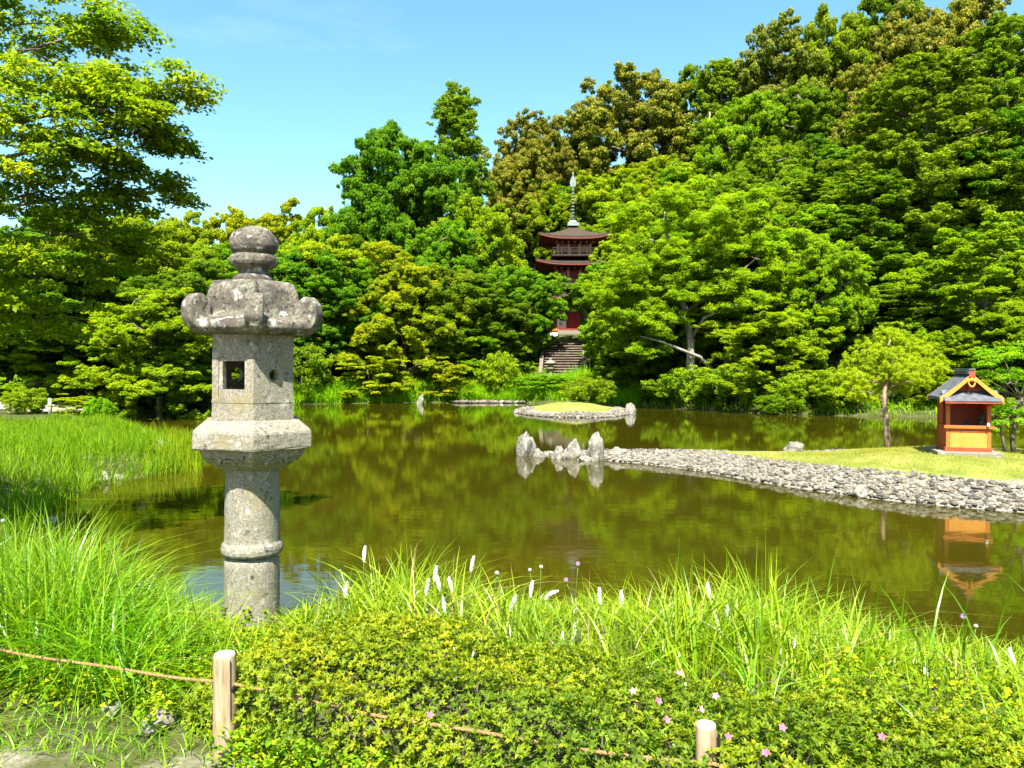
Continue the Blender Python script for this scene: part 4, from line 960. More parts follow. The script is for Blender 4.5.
# ------------------------------------------------------------------ orange shrine on the island
def shrine():
    Y = 19.8; b = P(963, 452, Y); zi = float(h_isle(np.array([b.x]), np.array([b.y]))[0])
    o = empty('shrine', (b.x, Y, zi), math.radians(-17)); o.scale = (.83, .83, 1.03); tag(o, 'small vermilion shrine with a dark gabled roof on the pebbled island', 'shrine')
    k = 1.0
    MB().box((0, .05, .05), (1.75, 1.75, .14)).build('stone_plinth', M['granite'], o, bevel=.02)
    z0 = .12
    # sills and posts
    m = MB()
    for a in ((-.56, -.55, .56, -.55), (-.56, .55, .56, .55)): m.bar((a[0], a[1], z0 + .05), (a[2], a[3], z0 + .05), .11, .10)
    for s in (-1, 1): m.bar((s * .58, -.60, z0 + .052), (s * .58, .60, z0 + .052), .105, .098)
    m.build('sill_beam', M['vermilion'], o, bevel=.006)
    for sx in (-1, 1):
        for sy in (-1, 1):
            MB().box((sx * .55, sy * .55, z0 + .72), (.105, .105, 1.26)).build('post', M['orange'] if sy < 0 else M['vermilion'], o, bevel=.008)
    MB().box((0, -.575, z0 + .32), (.99, .05, .46)).build('front_panel', M['amber'], o, bevel=.004)
    MB().box((0, -.60, z0 + .60), (1.34, .16, .075)).build('counter', M['orange'], o, bevel=.008)
    MB().box((0, -.585, z0 + .505), (1.0, .07, .05)).build('rail', M['vermilion'], o, bevel=.004)
    for s in (-1, 1):
        MB().box((s * .56, 0, z0 + .34), (.045, .98, .48)).build('side_panel', M['vermilion'], o)
        MB().box((s * .57, 0, z0 + .60), (.10, 1.14, .06)).build('side_rail', M['vermilion'], o, bevel=.004)
    MB().box((-.56, .28, z0 + .95), (.04, .42, .62)).build('side_panel', M['vermilion'], o)
    MB().box((.56, .1, z0 + .95), (.04, .80, .62)).build('side_panel', M['vermilion'], o)
    MB().box((0, .555, z0 + .70), (1.0, .045, 1.15)).build('back_panel', M['vermilion'], o)
    MB().box((0, 0, z0 + .555), (1.04, 1.04, .03)).build('inner_floor', M['black_wood'], o)
    m = MB()
    m.bar((-.72, -.55, z0 + 1.31), (.72, -.55, z0 + 1.31), .09, .11); m.bar((-.72, .55, z0 + 1.31), (.72, .55, z0 + 1.31), .09, .11)
    for s in (-1, 1): m.bar((s * .55, -.68, z0 + 1.385), (s * .55, .68, z0 + 1.385), .085, .09)
    m.build('top_beam', M['vermilion'], o, bevel=.006)
    # gable walls
    ez, rz_ = z0 + 1.34, z0 + 1.83
    for sy in (-.56, .56):
        m = MB(); vs = [(x, sy + d, z) for d in (-.02, .02) for x, z in ((-.58, ez + .03), (.58, ez + .03), (0, rz_ - .03))]
        m.add(vs, [(0, 1, 2), (5, 4, 3), (0, 3, 4, 1), (1, 4, 5, 2), (2, 5, 3, 0)]); m.build('gable', M['vermilion'], o)
    # curved roof halves
    def halfz(u): return rz_ + .06 - .56 * u + .10 * (u * u - u)         # u 0 ridge .. 1 eave
    for s in (-1, 1):
        m = MB(); n = 8; vs = []
        for yy in (-.84, .78):
            for i in range(n + 1):
                u = i / n; vs.append((s * (.01 + .82 * u), yy, halfz(u)))
            for i in range(n, -1, -1):
                u = i / n; vs.append((s * (.01 + .82 * u), yy, halfz(u) - .055))
        c = 2 * (n + 1)
        m.add(vs, [(i, (i + 1) % c, c + (i + 1) % c, c + i) for i in range(c)])
        m.add(vs, [(i, i + 1, c - 2 - i, c - 1 - i) for i in range(n)]); m.add(vs, [(c + i, c + i + 1, 2 * c - 2 - i, 2 * c - 1 - i) for i in range(n)])
        for q in np.linspace(-.80, .74, 10):
            for i in range(n):
                u0, u1 = i / n, (i + 1) / n
                m.bar((s * (.01 + .82 * u0), q, halfz(u0) + .008), (s * (.01 + .82 * u1), q, halfz(u1) + .008), .02, .018)
        m.build('roof', M['slate'], o)
        for yy in (-.875, .815):
            m = MB(); n2 = 10; vs = []
            for i in range(n2 + 1):
                u = i / n2 * 1.03; zz = halfz(u); th_ = .085 + .04 * u
                for dy in (-.028, .028):
                    for dz in (.012, -th_): vs.append((s * (.82 * u + .002), yy + dy, zz + dz))
            for i in range(n2):
                a = i * 4; b_ = a + 4
                m.add([vs[j] for j in (a, a + 1, a + 2, a + 3, b_, b_ + 1, b_ + 2, b_ + 3)], [(0, 4, 5, 1), (2, 3, 7, 6), (0, 2, 6, 4), (1, 5, 7, 3)])
            m.add([vs[j] for j in (len(vs) - 4, len(vs) - 3, len(vs) - 2, len(vs) - 1)], [(0, 1, 3, 2)]); m.build('barge_board', M['amber'], o)
    m = MB(); m.box((0, -.03, rz_ + .10), (.20, 1.62, .10)); m.box((0, -.03, rz_ + .165), (.15, 1.70, .045)); m.build('ridge_cap', M['slate'], o, bevel=.012)
    m = MB(); m.box((0, -.90, rz_ + .05), (.16, .06, .14)); m.build('ridge_end', M['vermilion'], o, bevel=.01)
    # pendant under the apex
    m = MB(); m.tube([(.095 * math.cos(q) * (1 if q < 3.2 else .8), -.90, rz_ - .16 + .085 * math.sin(q)) for q in np.linspace(0, 6.283, 17)], .026, 6); m.box((0, -.90, rz_ - .07), (.08, .04, .12)); m.build('gable_pendant', M['amber'], o, True)
    MB().box((0, -.60, rz_ - .33), (.09, .05, .2)).build('gable_strut', M['vermilion'], o)
    # lean-to eave in front
    rot = Matrix.Rotation(math.radians(24), 3, 'X')
    pr = MB().box((0, -.80, z0 + 1.36), (1.50, .62, .04), rot).build('front_eave', M['slate'], o, bevel=.006)
    m = MB()
    for q in np.linspace(-.62, .62, 7): m.box((q, -.80, z0 + 1.325), (.035, .60, .035), rot)
    m.build('eave_rafter', M['vermilion'], pr)
    m = MB(); m.box((0, -1.055, z0 + 1.212), (1.46, .03, .05)); m.build('eave_board', M['vermilion'], pr)
    for s in (-1, 1): MB().bar((s * .55, -.55, z0 + 1.14), (s * .55, -.98, z0 + 1.20), .06, .07).build('bracket', M['vermilion'], o)
    # dark carved figures on the shelf
    for x, s, lb in ((.30, 1.0, 'dark carved guardian figure at the right end of the shrine counter'), (-.02, .62, 'low dark carved ornament in the middle of the shrine counter')):
        f = empty('statue', (b.x + x * math.cos(-.297) + .38 * math.sin(-.297), Y + x * math.sin(-.297) - .38 * math.cos(-.297), zi + z0 + .57), math.radians(-17))
        tag(f, lb, 'statue'); f.scale = (s, s, s)
        m = MB(); m.lathe([(.10, 0), (.105, .05), (.085, .13), (.075, .2), (.05, .25)], 12); m.box((-.02, -.06, .06), (.16, .12, .08)); m.build('body', M['black_wood'], f, True)
        m = MB(); m.lathe([(.02, .23), (.055, .25), (.068, .29), (.06, .34), (.03, .375)], 12); m.box((0, -.06, .29), (.06, .07, .05)); m.box((-.035, 0, .375), (.03, .02, .05)); m.box((.035, 0, .375), (.03, .02, .05)); m.build('head', M['black_wood'], f, True)
    w = MB().lathe([(.03, 0), (.034, .05), (.028, .09), (.018, .10)], 12).build('offering_cup', M['plaster'], None, True)
    w.location = (b.x + .40 * math.cos(-.297) - .56 * math.sin(.297), Y + .40 * math.sin(-.297) - .60 * math.cos(.297), zi + z0 + .637); tag(w, 'tiny white offering cup on the shrine counter beside the dark guardian', 'cup')
shrine()

# ------------------------------------------------------------------ three storied pagoda
def pag_roof(he, zt, ze, up, hb, zb):
    """square roof: eave half width he, top zt, eave ze, corner lift up; soffit runs in to half width hb at zb"""
    n = 12; m = MB()
    def ring(s, hw, z, th):
        out = []
        for side in range(4):
            for i in range(n):
                u = -1 + 2 * i / n
                zz = z + up * (s ** 3) * abs(u) ** 3 - th
                x, y = hw * u, -hw * (1 + .0 * u)
                for _ in range(side): x, y = -y, x
                out.append((x, y, zz))
        return out
    rings = []
    for s in np.linspace(.02, 1, 9): rings.append(ring(s, he * s, ze + (zt - ze) * (1 - s) ** 1.35, 0))
    rings.append(ring(1, he, ze, .22)); rings.append(ring(.9, he * .93, ze, .26)); rings.append(ring(.0, hb, zb, 0))
    vs = [v for r in rings for v in r]; c = 4 * n
    m.add(vs, [(i * c + k, i * c + (k + 1) % c, (i + 1) * c + (k + 1) % c, (i + 1) * c + k) for i in range(len(rings) - 1) for k in range(c)])
    m.add(rings[0], [tuple(range(c))]); return m
def pagoda():
    zb = P(566, 331, 82.2).z; o = empty('pagoda', (PAG[0], PAG[1], zb), 0)
    tag(o, 'three storied dark red wooden pagoda with a tall metal spire on the slope', 'pagoda')
    def ez(y): return (P(570, y, 86.0).z - zb)
    MB().box((0, 0, -.45), (7.4, 7.4, 1.0)).build('stone_base', M['granite'], o, bevel=.05)
    MB().box((0, 0, .17), (6.2, 6.2, .25)).build('veranda', M['pagoda_red'], o, bevel=.02)
    lv = [dict(z=.28, bw=4.1, ze=ez(299), eh=4.35), dict(z=0, bw=3.8, ze=ez(267), eh=4.2), dict(z=0, bw=3.5, ze=ez(241.5), eh=3.8)]
    zt = [lv[0]['ze'] + 1.1, lv[1]['ze'] + 1.05, ez(226)]
    lv[1]['z'] = zt[0] - .15; lv[2]['z'] = zt[1] - .15
    for i, L in enumerate(lv):
        bw = L['bw']; hw = bw / 2; z0 = L['z']; z1 = L['ze'] - .55
        hgt = z1 - z0
        MB().box((0, 0, z0 + hgt / 2), (bw, bw, hgt)).build('wall', M['pagoda_red'], o)
        for sx in (-1, -.34, .34, 1):
            MB().box((sx * hw, -hw, z0 + hgt / 2), (.24, .24, hgt)).build('post', M['pagoda_trim'] if i else M['pagoda_red'], o, bevel=.02)
        for sy in (-.34, .34, 1):
            for sx in (-1, 1): MB().box((sx * hw, sy * hw, z0 + hgt / 2), (.24, .24, hgt)).build('post', M['pagoda_red'], o, bevel=.02)
        m = MB()
        for zz in ((z0 + hgt * .98,) if i == 0 else (z0 + hgt * .95, z0 + hgt * .2)): m.box((0, 0, zz), (bw + .16, bw + .16, .14))
        m.build('tie_beam', M['pagoda_red'], o, bevel=.01)
        d = MB().box((0, -hw - .03, z0 + hgt * .45), (bw * .30, .06, hgt * .84)).build('door', M['pagoda_door'], o, bevel=.01)
        m = MB(); m.box((0, -hw - .075, z0 + hgt * .45), (.05, .03, hgt * .82)); m.box((0, -hw - .07, z0 + hgt * .6), (bw * .29, .025, .06)); m.build('door_batten', M['pagoda_red'], d)
        for s in (-1, 1):
            w = MB().box((s * hw * .67, -hw - .02, z0 + hgt * .66), (bw * .22, .05, hgt * .45)).build('window', M['black_wood'] if i == 0 else M['pagoda_red'], o)
            m = MB()
            for q in np.linspace(-.4, .4, 6): m.box((s * hw * .67 + q * bw * .22, -hw - .06, z0 + hgt * .66), (.05, .04, hgt * .42))
            m.build('window_bar', M['pagoda_trim'], w)
            p_ = MB().box((s * hw * .67, -hw - .03, z0 + hgt * .22), (bw * .24, .05, hgt * .36)).build('plaster_panel', M['plaster'], o)
            if i == 0: MB().box((s * hw * .67 - .1, -hw - .07, z0 + hgt * .2), (.36, .03, .4)).build('notice', M['pale_blue'], p_)
            else: p_.data.materials[0] = M['pagoda_red']
        # bracket sets
        m = MB(); zc = z1
        for k, (ex, hh) in enumerate(((.28, .22), (.62, .22), (1.0, .2))):
            m.box((0, 0, zc + .16 + k * .24), (bw + ex * 1.3, bw + ex * 1.3, .10))
            for q in np.linspace(-hw - ex * .4, hw + ex * .4, 7):
                for a in range(4):
                    v = Matrix.Rotation(a * math.pi / 2, 3, 'Z') @ Vector((q, -(hw + ex * .5), zc + .06 + k * .24))
                    r_ = Matrix.Rotation(a * math.pi / 2, 3, 'Z'); m.box(v, (.24, .5 + ex * .4, .16), r_)
        bset = m.build('bracket_set', M['pagoda_red'], o)
        m = MB()
        for q in np.linspace(-hw - .2, hw + .2, 7): m.box((q, -(hw + .72), zc + .10), (.15, .05, .11)); m.box((q, -(hw + .98), zc + .36), (.13, .05, .10))
        m.build('bracket_end', M['pagoda_trim'], bset)
        r_ = pag_roof(L['eh'], zt[i], L['ze'], .42, hw + .5, L['ze'] - .12).build('roof', M['bark_shingle'], o)
        m = MB()
        for a in range(4):
            R_ = Matrix.Rotation(a * math.pi / 2, 3, 'Z')
            for q in np.linspace(-.93, .93, 26):
                a_ = R_ @ Vector((q * (hw + .6), -(hw + .5), L['ze'] - .22)); b_ = R_ @ Vector((q * L['eh'] * .95, -L['eh'] * .95, L['ze'] - .30 + .42 * abs(q) ** 3))
                m.bar(a_, b_, .10, .10)
        m.build('rafter', M['pagoda_red'], r_)
        m = MB()
        for a in range(4):
            R_ = Matrix.Rotation(a * math.pi / 2, 3, 'Z'); pts = [R_ @ Vector((u * L['eh'] * .985, -L['eh'] * .985, L['ze'] - .275 + .42 * abs(u) ** 3)) for u in np.linspace(-1, 1, 13)]
            m.tube(pts, .085, 6)
        m.build('eave_board', M['pagoda_red'], r_)
        if i:
            m = MB(); rw = hw + .55; zr = z0 + .1
            m.box((0, 0, zr), (rw * 2 + .2, rw * 2 + .2, .14))
            for zz in (.35, .55, .78):
                for a in range(4):
                    R_ = Matrix.Rotation(a * math.pi / 2, 3, 'Z'); m.bar(R_ @ Vector((-rw - .12, -rw, zr + zz)), R_ @ Vector((rw + .12, -rw, zr + zz)), .07, .07)
            for q in np.linspace(-rw, rw, 6):
                for a in range(4): m.box(Matrix.Rotation(a * math.pi / 2, 3, 'Z') @ Vector((q, -rw, zr + .4)), (.09, .09, .8))
            m.build('balcony', M['pagoda_trim'], o)
    # spire
    zs = zt[2]; top = ez(172); s = MB()
    s.tube([(0, 0, zs - .2), (0, 0, zs + (top - zs) * .9), (0, 0, top)], [.08, .055, .02], 8); sp_ = s.build('spire', M['bronze'], o, True)
    m = MB(); m.box((0, 0, zs + .12), (1.25, 1.25, .35)); m.lathe([(.55, .28), (.52, .42), (.36, .58), (.2, .64), (.34, .72), (.38, .8)], 16, (0, 0, zs)); m.build('spire_base', M['bronze'], sp_)
    for k in range(9):
        zz = zs + 1.05 + k * .36; R = .18 - .008 * k; m = MB()
        m.tube([(R * math.cos(q), R * math.sin(q), zz) for q in np.linspace(0, 6.283, 17)], .05, 6); m.bar((-R, 0, zz), (R, 0, zz), .05, .06); m.bar((0, -R, zz), (0, R, zz), .05, .06); m.build('ring', M['bronze'], sp_, True)
    for a in (0, math.pi / 2):
        m = MB(); zf = zs + 4.25
        out = [(.05, 0), (.25, .12), (.34, .45), (.30, .80), (.22, 1.0), (.10, 1.2), (.03, 1.28)]
        vs = [(sg * x, d, zf + z) for d in (-.02, .02) for sg in (1, -1) for x, z in out]
        k = len(out); fs = []
        for dd in (0, 2 * k):
            for j in range(k - 1): fs.append((dd + j, dd + j + 1, dd + k + j + 1, dd + k + j))
        for sg in (0, k):
            for j in range(k - 1): fs.append((sg + j, sg + j + 1, 2 * k + sg + j + 1, 2 * k + sg + j))
        m.add([Matrix.Rotation(a, 3, 'Z') @ Vector(v) for v in vs], fs); m.build('flame_plate', M['bronze'], sp_)
    m = MB(); m.lathe([(.02, -.12), (.09, 0), (.09, .1), (.035, .22), (.07, .34), (.06, .46), (.015, .58)], 12, (0, 0, top - .6)); m.build('jewel', M['bronze'], sp_, True)
pagoda()

# stone stairs up to the pagoda
def stairs():
    n = 17; a = Vector((P(563, 384, 66.2).x, 66.2, 2.1)); b = Vector((P(563.5, 384, 79.0).x, 79.0, P(563, 335, 79.0).z))
    o = empty('stone_stairs', a); tag(o, 'long flight of worn stone stairs climbing to the pagoda', 'stairs')
    m = MB(); m2 = MB(); rr = random.Random(4); rise = (b.z - a.z) / n; run = (b.y - a.y) / n
    for i in range(n):
        f = (i + .5) / n; p = (b - a) * f; w = 3.5; zt_ = rise * (i + 1)
        for k in range(3):
            w0 = -w / 2 + k * w / 3; m.box((p.x + w0 + w / 6 + rr.uniform(-.03, .03), p.y - .06 + rr.uniform(-.03, .03), zt_ - .05), (w / 3 - .02, run + .16, .10 + rr.uniform(-.012, .012)))
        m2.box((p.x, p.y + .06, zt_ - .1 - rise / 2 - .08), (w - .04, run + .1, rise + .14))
    m.build('tread', M['stair'], o, bevel=.02); m2.build('shaded_riser', M['shaded_riser'], o)
    for s in (-1, 1):
        m = MB(); m.bar(Vector((s * 1.95, 0, .12)), b - a + Vector((s * 1.95, 0, .1)), .34, .5); m.build('side_kerb', M['stair'], o, bevel=.04)
    MB().box(b - a + Vector((.2, 1.6, -.25)), (4.6, 3.4, .4)).build('landing', M['stair'], o, bevel=.03)
stairs()
def small_lantern(px, pyb, Y, h, label):
    p = P(px, pyb, Y); z = hz(p.x, Y); o = empty('stone_lantern', (p.x, Y, z)); tag(o, label, 'stone lantern'); k = h / 1.8
    MB().lathe([(.34 * k, -.3), (.34 * k, .12 * k), (.16 * k, .2 * k), (.14 * k, .75 * k), (.2 * k, .8 * k)], 14).build('pillar', M['granite'], o, True)
    MB().lathe([(.2 * k, .8 * k), (.36 * k, .92 * k), (.36 * k, 1.0 * k), (.2 * k, 1.02 * k)], 6).build('platform', M['granite'], o)
    MB().lathe([(.21 * k, 1.02 * k), (.21 * k, 1.32 * k)], 6).build('firebox', M['granite_roof'], o)
    MB().lathe([(.48 * k, 1.32 * k), (.5 * k, 1.38 * k), (.22 * k, 1.56 * k), (.1 * k, 1.6 * k), (.13 * k, 1.68 * k), (.02 * k, 1.8 * k)], 6).build('roof', M['granite'], o)
small_lantern(550.5, 372, 66.0, 1.9, 'small grey stone lantern left of the foot of the stairs')
def stand(px, pyb, Y, label):
    p = P(px, pyb, Y); o = empty('offering_stand', (p.x, Y, p.z)); tag(o, label, 'stand')
    MB().box((0, 0, .25), (1.3, .6, .5)).build('plinth', M['plaster'], o, bevel=.02)
    MB().box((0, 0, .62), (1.6, .8, .2)).build('top', M['orange'], o, bevel=.02)
    for s in (-1, 1): MB().box((s * .55, 0, .78), (.12, .5, .14)).build('rail', M['orange'], o, bevel=.01)
stand(551, 336.5, 77.5, 'low white stand with an orange top left of the top of the stairs')
# ------------------------------------------------------------------ foreground: fence, hedge, grass, flowers
FA = Vector((-1.18, 3.15, 0)); FD = Vector((1.8, -.65, 0)).normalized(); FN = Vector((-FD.y, FD.x, 0))
FZ = 1.30
def fence_pt(s, w=0, z=0): p = FA + FD * s + FN * w; return Vector((p.x, p.y, FZ + z))
def post(s, h, label, seed):
    b = fence_pt(s, 0 if seed == 1 else .03); o = empty('wooden_post', b, .4); o.location.z = FZ - .02; tag(o, label, 'post')
    r = .047 if seed == 1 else .035; n = 20; rr = random.Random(seed); prof = []
    for z in (-.1, .0, .1, .2, .3, h - .012): prof.append((r * (1.06 - .10 * max(z, 0) / h), z))
    m = MB(); m.lathe(prof + [(r * .9, h)], n); w = m.build('shaft', M['post_wood'], o, True); weather(w, .006, .05, 1)
    MB().lathe([(r * .88, h - .002), (r * .84, h + .004), (r * .3, h + .007)], n).build('cut_top', M['post_top'], o)
    MB().box((.019, -.041, .3), (.0035, .012, .25)).build('crack', M['black_wood'], w)
    a = math.atan2(FD.y, FD.x) - .4
    m = MB(); m.tube([Vector((math.cos(a), math.sin(a), 0)) * q + Vector((0, 0, .305)) for q in (-.052, .052)], .017, 10); m.build('rope_hole', M['black_wood'], w)
post(0, .44, 'round pale wooden post with a bright sawn top holding the rope, left of the hedge', 1)
post(1.925, .44, 'wooden post sunk in the hedge with only its white top showing', 2)
def rope():
    m = MB(); L = 7.6; n = 620
    for k in range(3):
        pts = []
        for i in range(n):
            s = -2.6 + L * i / n; f = ((s / 1.96) % 1.0); sag = -.028 * 4 * f * (1 - f)
            c = fence_pt(s, -.0, .305 + sag + .004 * math.sin(s * 7)); q = s * 2 * math.pi / .032 * .5 + k * 2.094
            pts.append(c + FN * .0036 * math.cos(q) + Vector((0, 0, .0036 * math.sin(q))))
        m.tube(pts, .0041, 5)
    o = m.build('rope', M['rope'], None, True); tag(o, 'thin straw rope strung through the wooden posts along the hedge', 'rope')
rope()
# hedge
HS0, HS1, HW = -.36, 6.2, 1.0
def hedge_xyz(s, u, k):
    """s along the fence, u 0..1 round the section from the front foot over the top to the back, k 0..1 depth factor"""
    per = u * (0.34 + HW + .30); hh = .325 + .035 * np.sin(s * 2.3) + .025 * np.sin(s * 5.1 + 1)
    endf = np.clip((s - HS0) / .45, 0, 1) ** .5
    hh = hh * (.45 + .55 * endf) + .055 * np.exp(-((s - .45) / .3) ** 2) + .05 * np.clip((s - 1.1) / .3, 0, 1) * np.clip((2.9 - s) / .6, 0, 1)
    w = np.where(per < .34, .02, np.where(per < .34 + HW, per - .34, HW)); z = np.where(per < .34, per / .34, np.where(per < .34 + HW, 1.0, 1 - (per - .34 - HW) / .30))
    cw = HW / 2; a = (w - cw) / cw
    r4 = np.maximum(1e-6, np.abs(a) ** 4 + z ** 4) ** -.25; r4 = np.minimum(r4, 1.0)                 # rounds the shoulders
    lump = 1 + .06 * np.sin(s * 3.7 + 1.2 * np.sin(w * 5)) + .07 * np.sin(s * 6.3 + w * 5) + .05 * np.sin(s * 11 - w * 9 + 1) + .04 * np.sin(w * 14 + s * 3)
    W_ = cw + a * cw * r4 * (.5 + .5 * endf) * k * (1 + .03 * np.sin(s * 8)); Z_ = z * r4 * hh * k * lump
    return W_ - .05 + .035 * np.sin(s * 4.2 + .6) - .13 * np.exp(-((s - .42) / .26) ** 2) - .15 * np.clip((s - 1.15) / .3, 0, 1), Z_
def hedge():
    o = empty('azalea_hedge', fence_pt(1.2, .5, 0)); tag(o, 'clipped azalea hedge with yellow green tips and a few pink blooms behind the rope', 'hedge')
    rng = np.random.default_rng(9); n = 20000
    s = rng.uniform(HS0, HS1, n); u = rng.uniform(0, 1, n); k = 1 - .30 * rng.random(n) ** 2.2
    e = 1e-3; w0, z0 = hedge_xyz(s, u, k); w1, z1 = hedge_xyz(s, np.clip(u + e, 0, 1), k)
    tw, tz = w1 - w0, z1 - z0; nw, nz = -tz, tw; ln = np.hypot(nw, nz) + 1e-9
    N2 = np.zeros((n, 3)); N2 += np.outer(nw / ln, np.array(FN)); N2[:, 2] += nz / ln; N2[:, 2] += .5; N2 += rng.normal(0, .35, (n, 3)); N2 = nrm(N2)
    C = np.array([FA.x, FA.y, FZ]) + np.outer(s, np.array(FD)) + np.outer(w0, np.array(FN)); C[:, 2] += z0 + rng.normal(0, .012, n)
    K = 7; Cs, Ns, TT, Ts, Ls = [], [], [], [], []
    R = nrm(rng.normal(size=(n, 3))); A1 = nrm(np.cross(N2, R)); A2 = np.cross(N2, A1)
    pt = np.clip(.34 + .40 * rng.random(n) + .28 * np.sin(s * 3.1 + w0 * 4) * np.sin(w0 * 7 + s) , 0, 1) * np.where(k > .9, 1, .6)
    L0 = rng.uniform(.016, .028, n)
    for j in range(K):
        a = 2 * np.pi * j / K + rng.normal(0, .25, n); lift = rng.uniform(.25, 1.0, n) if j else np.full(n, 3.0)
        d = nrm(A1 * np.cos(a)[:, None] + A2 * np.sin(a)[:, None] + N2 * lift[:, None]); L = L0 * rng.uniform(.8, 1.2, n)
        Cs.append(C + d * L[:, None] * .5); TT.append(d); Ns.append(N2 - d * (N2 * d).sum(1, keepdims=True) + rng.normal(0, .12, (n, 3))); Ls.append(L)
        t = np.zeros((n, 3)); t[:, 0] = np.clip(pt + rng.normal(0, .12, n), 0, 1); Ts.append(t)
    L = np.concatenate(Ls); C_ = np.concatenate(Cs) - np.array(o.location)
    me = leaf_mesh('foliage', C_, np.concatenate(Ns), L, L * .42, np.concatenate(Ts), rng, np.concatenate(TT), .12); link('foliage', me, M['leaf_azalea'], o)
    m = MB(); rr = random.Random(3)
    for i in range(420):
        s_ = rr.uniform(HS0 + .1, HS1); w_ = rr.uniform(.06, HW - .05); a = fence_pt(s_, w_, -.02) - o.location; a = Vector(a)
        b = a + Vector((rr.gauss(0, .06), rr.gauss(0, .06), rr.uniform(.15, .25))); c = b + Vector((rr.gauss(0, .05), rr.gauss(0, .05), rr.uniform(.03, .07)))
        m.tube([a, b, c], [.006, .004, .0015], 4, False)
    m.build('stems', M['bark'], o)
    # blooms
    for i, (px, py, pale) in enumerate([(658, 705, 0), (666, 724, 0), (700, 713, 1), (728, 741, 0), (782, 732, 0), (766, 757, 0), (678, 677, 1), (633, 695, 1), (430, 719, 0), (882, 741, 0), (716, 700, 1)]):
        q = G(px, py, FZ + (.39 if 620 < px < 850 else .345)); sp_ = (q - FA).dot(FD)
        if (q - FA).dot(FN) < .03: q = G(px, py, FZ + .34)
        m = MB(); ax = Vector((random.Random(i).gauss(0, .3), -.6, .7)).normalized(); s1 = ax.orthogonal().normalized(); s2 = ax.cross(s1); c = Vector(q) - Vector(o.location) + Vector((0, 0, .012))
        for k_ in range(5):
            a = k_ * 1.2566 + i; d = (s1 * math.cos(a) + s2 * math.sin(a)); sd = ax.cross(d); r = .0135
            m.add([c, c + d * r * .6 + sd * r * .38 + ax * r * .55, c + d * r * 1.15 + ax * r * .62, c + d * r * .6 - sd * r * .38 + ax * r * .55], [(0, 1, 2, 3)])
        m.tube([c - ax * .015, c], [.002, .004], 5); m.build('flower', M['petal_pale'] if pale else M['petal'], o)
hedge()
# grasses
TOPX = [0, 60, 120, 175, 210, 235, 262, 300, 340, 370, 400, 440, 480, 520, 560, 620, 680, 740, 770, 800, 850, 900, 950, 1024]
TOPY = [522, 500, 550, 580, 596, 622, 622, 598, 575, 562, 550, 560, 575, 590, 600, 588, 580, 576, 566, 590, 604, 628, 634, 650]
def htop(lo=.35, hi=1.0):
    def f(x, y, r):
        px = 512 + x / y * F; zt = CAM_Z - (np.interp(px, TOPX, TOPY) - 367) * y / F
        return np.clip((zt - H(x, y)) / .86, .08, .95) * r.beta(2.2, 1.6, len(x)).clip(0, 1) * (hi - lo) + lo * .3
    return f
def grass(name, n, region, hfun, lean, wid, mat, label, seed, az=None, seg=5, tuft=0, tb=(0.1, .9)):
    rng = np.random.default_rng(seed); x, y = region(rng, n); n = len(x); z = H(x, y) - .02
    h = hfun(x, y, rng); a = rng.uniform(0, 6.283, n) if az is None else az(x, y, rng)
    t = np.zeros((n, 3)); t[:, 0] = np.clip(rng.uniform(tb[0], tb[1], n), 0, 1)
    me = blades_mesh(name, np.stack([x, y, z], -1), h, np.abs(rng.normal(lean, lean * .55, n)), a, wid * rng.uniform(.5, 1.4, n), rng, seg, t)
    o = link(name, me, mat); return tag(o, label, 'grass', kind='stuff')
def clumped(rng, n, x0, x1, y0, y1, k, spread, keep=None):
    cx = rng.uniform(x0, x1, k); cy_ = rng.uniform(y0, y1, k); i = rng.integers(0, k, n)
    x = cx[i] + rng.normal(0, spread, n); y = cy_[i] + rng.normal(0, spread, n)
    if keep is not None: q = keep(x, y); x, y = x[q], y[q]
    return x, y
NR = lambda x, y: (np.abs(x / y) < 1.15) & (y > 3.0)
off_hedge = lambda x, y: ~(((x - FA.x) * FN.x + (y - FA.y) * FN.y < HW + .02) & ((x - FA.x) * FD.x + (y - FA.y) * FD.y > HS0))
kp1 = lambda x, y: off_hedge(x, y) & NR(x, y) & ((x - FA.x) * FN.x + (y - FA.y) * FN.y > .15)
grass('tall_grass', 5200, lambda r, n: clumped(r, n, -3.9, -2.25, 3.9, 5.4, 60, .13, kp1), htop(.25, 1.28), .6, .0105, M['grass_near'], 'tall arching bright grass at the left behind the rope', 1)
grass('tall_grass', 3000, lambda r, n: clumped(r, n, -3.3, -1.75, 3.6, 4.3, 50, .12, kp1), htop(.2, 1.05), .8, .0105, M['grass_near'], 'arching bright grass hanging over the straw rope at the left', 7)
grass('tall_grass', 2200, lambda r, n: clumped(r, n, -2.4, -1.0, 4.1, 5.8, 50, .13, kp1), htop(.2, 1.1), .6, .009, M['grass_near'], 'bright grass round the foot of the stone lantern', 2)
def gh(x, y, r):
    px = 512 + x / y * F
    return r.uniform(.42, 1.0, len(x)) * np.interp(px, [280, 330, 400, 480, 560, 640, 740, 800, 900, 1000], [.35, .62, .80, .60, .58, .62, .72, .62, .50, .50])
grass('tall_grass', 8600, lambda r, n: clumped(r, n, -1.35, 5.9, 3.6, 5.9, 195, .14, kp1), htop(.1, 1.32), .7, .0125, M['grass_near'], 'dense bright grass between the hedge and the water', 3)
grass('tall_grass', 44, lambda r, n: clumped(r, n, .9, 2.9, 3.4, 4.4, 8, .10, kp1), lambda x, y, r: r.uniform(.42, .74, len(x)), .3, .014, M['grass_near'], 'long broad grass blades standing above the grass right of the middle', 4, tb=(.0, .5))
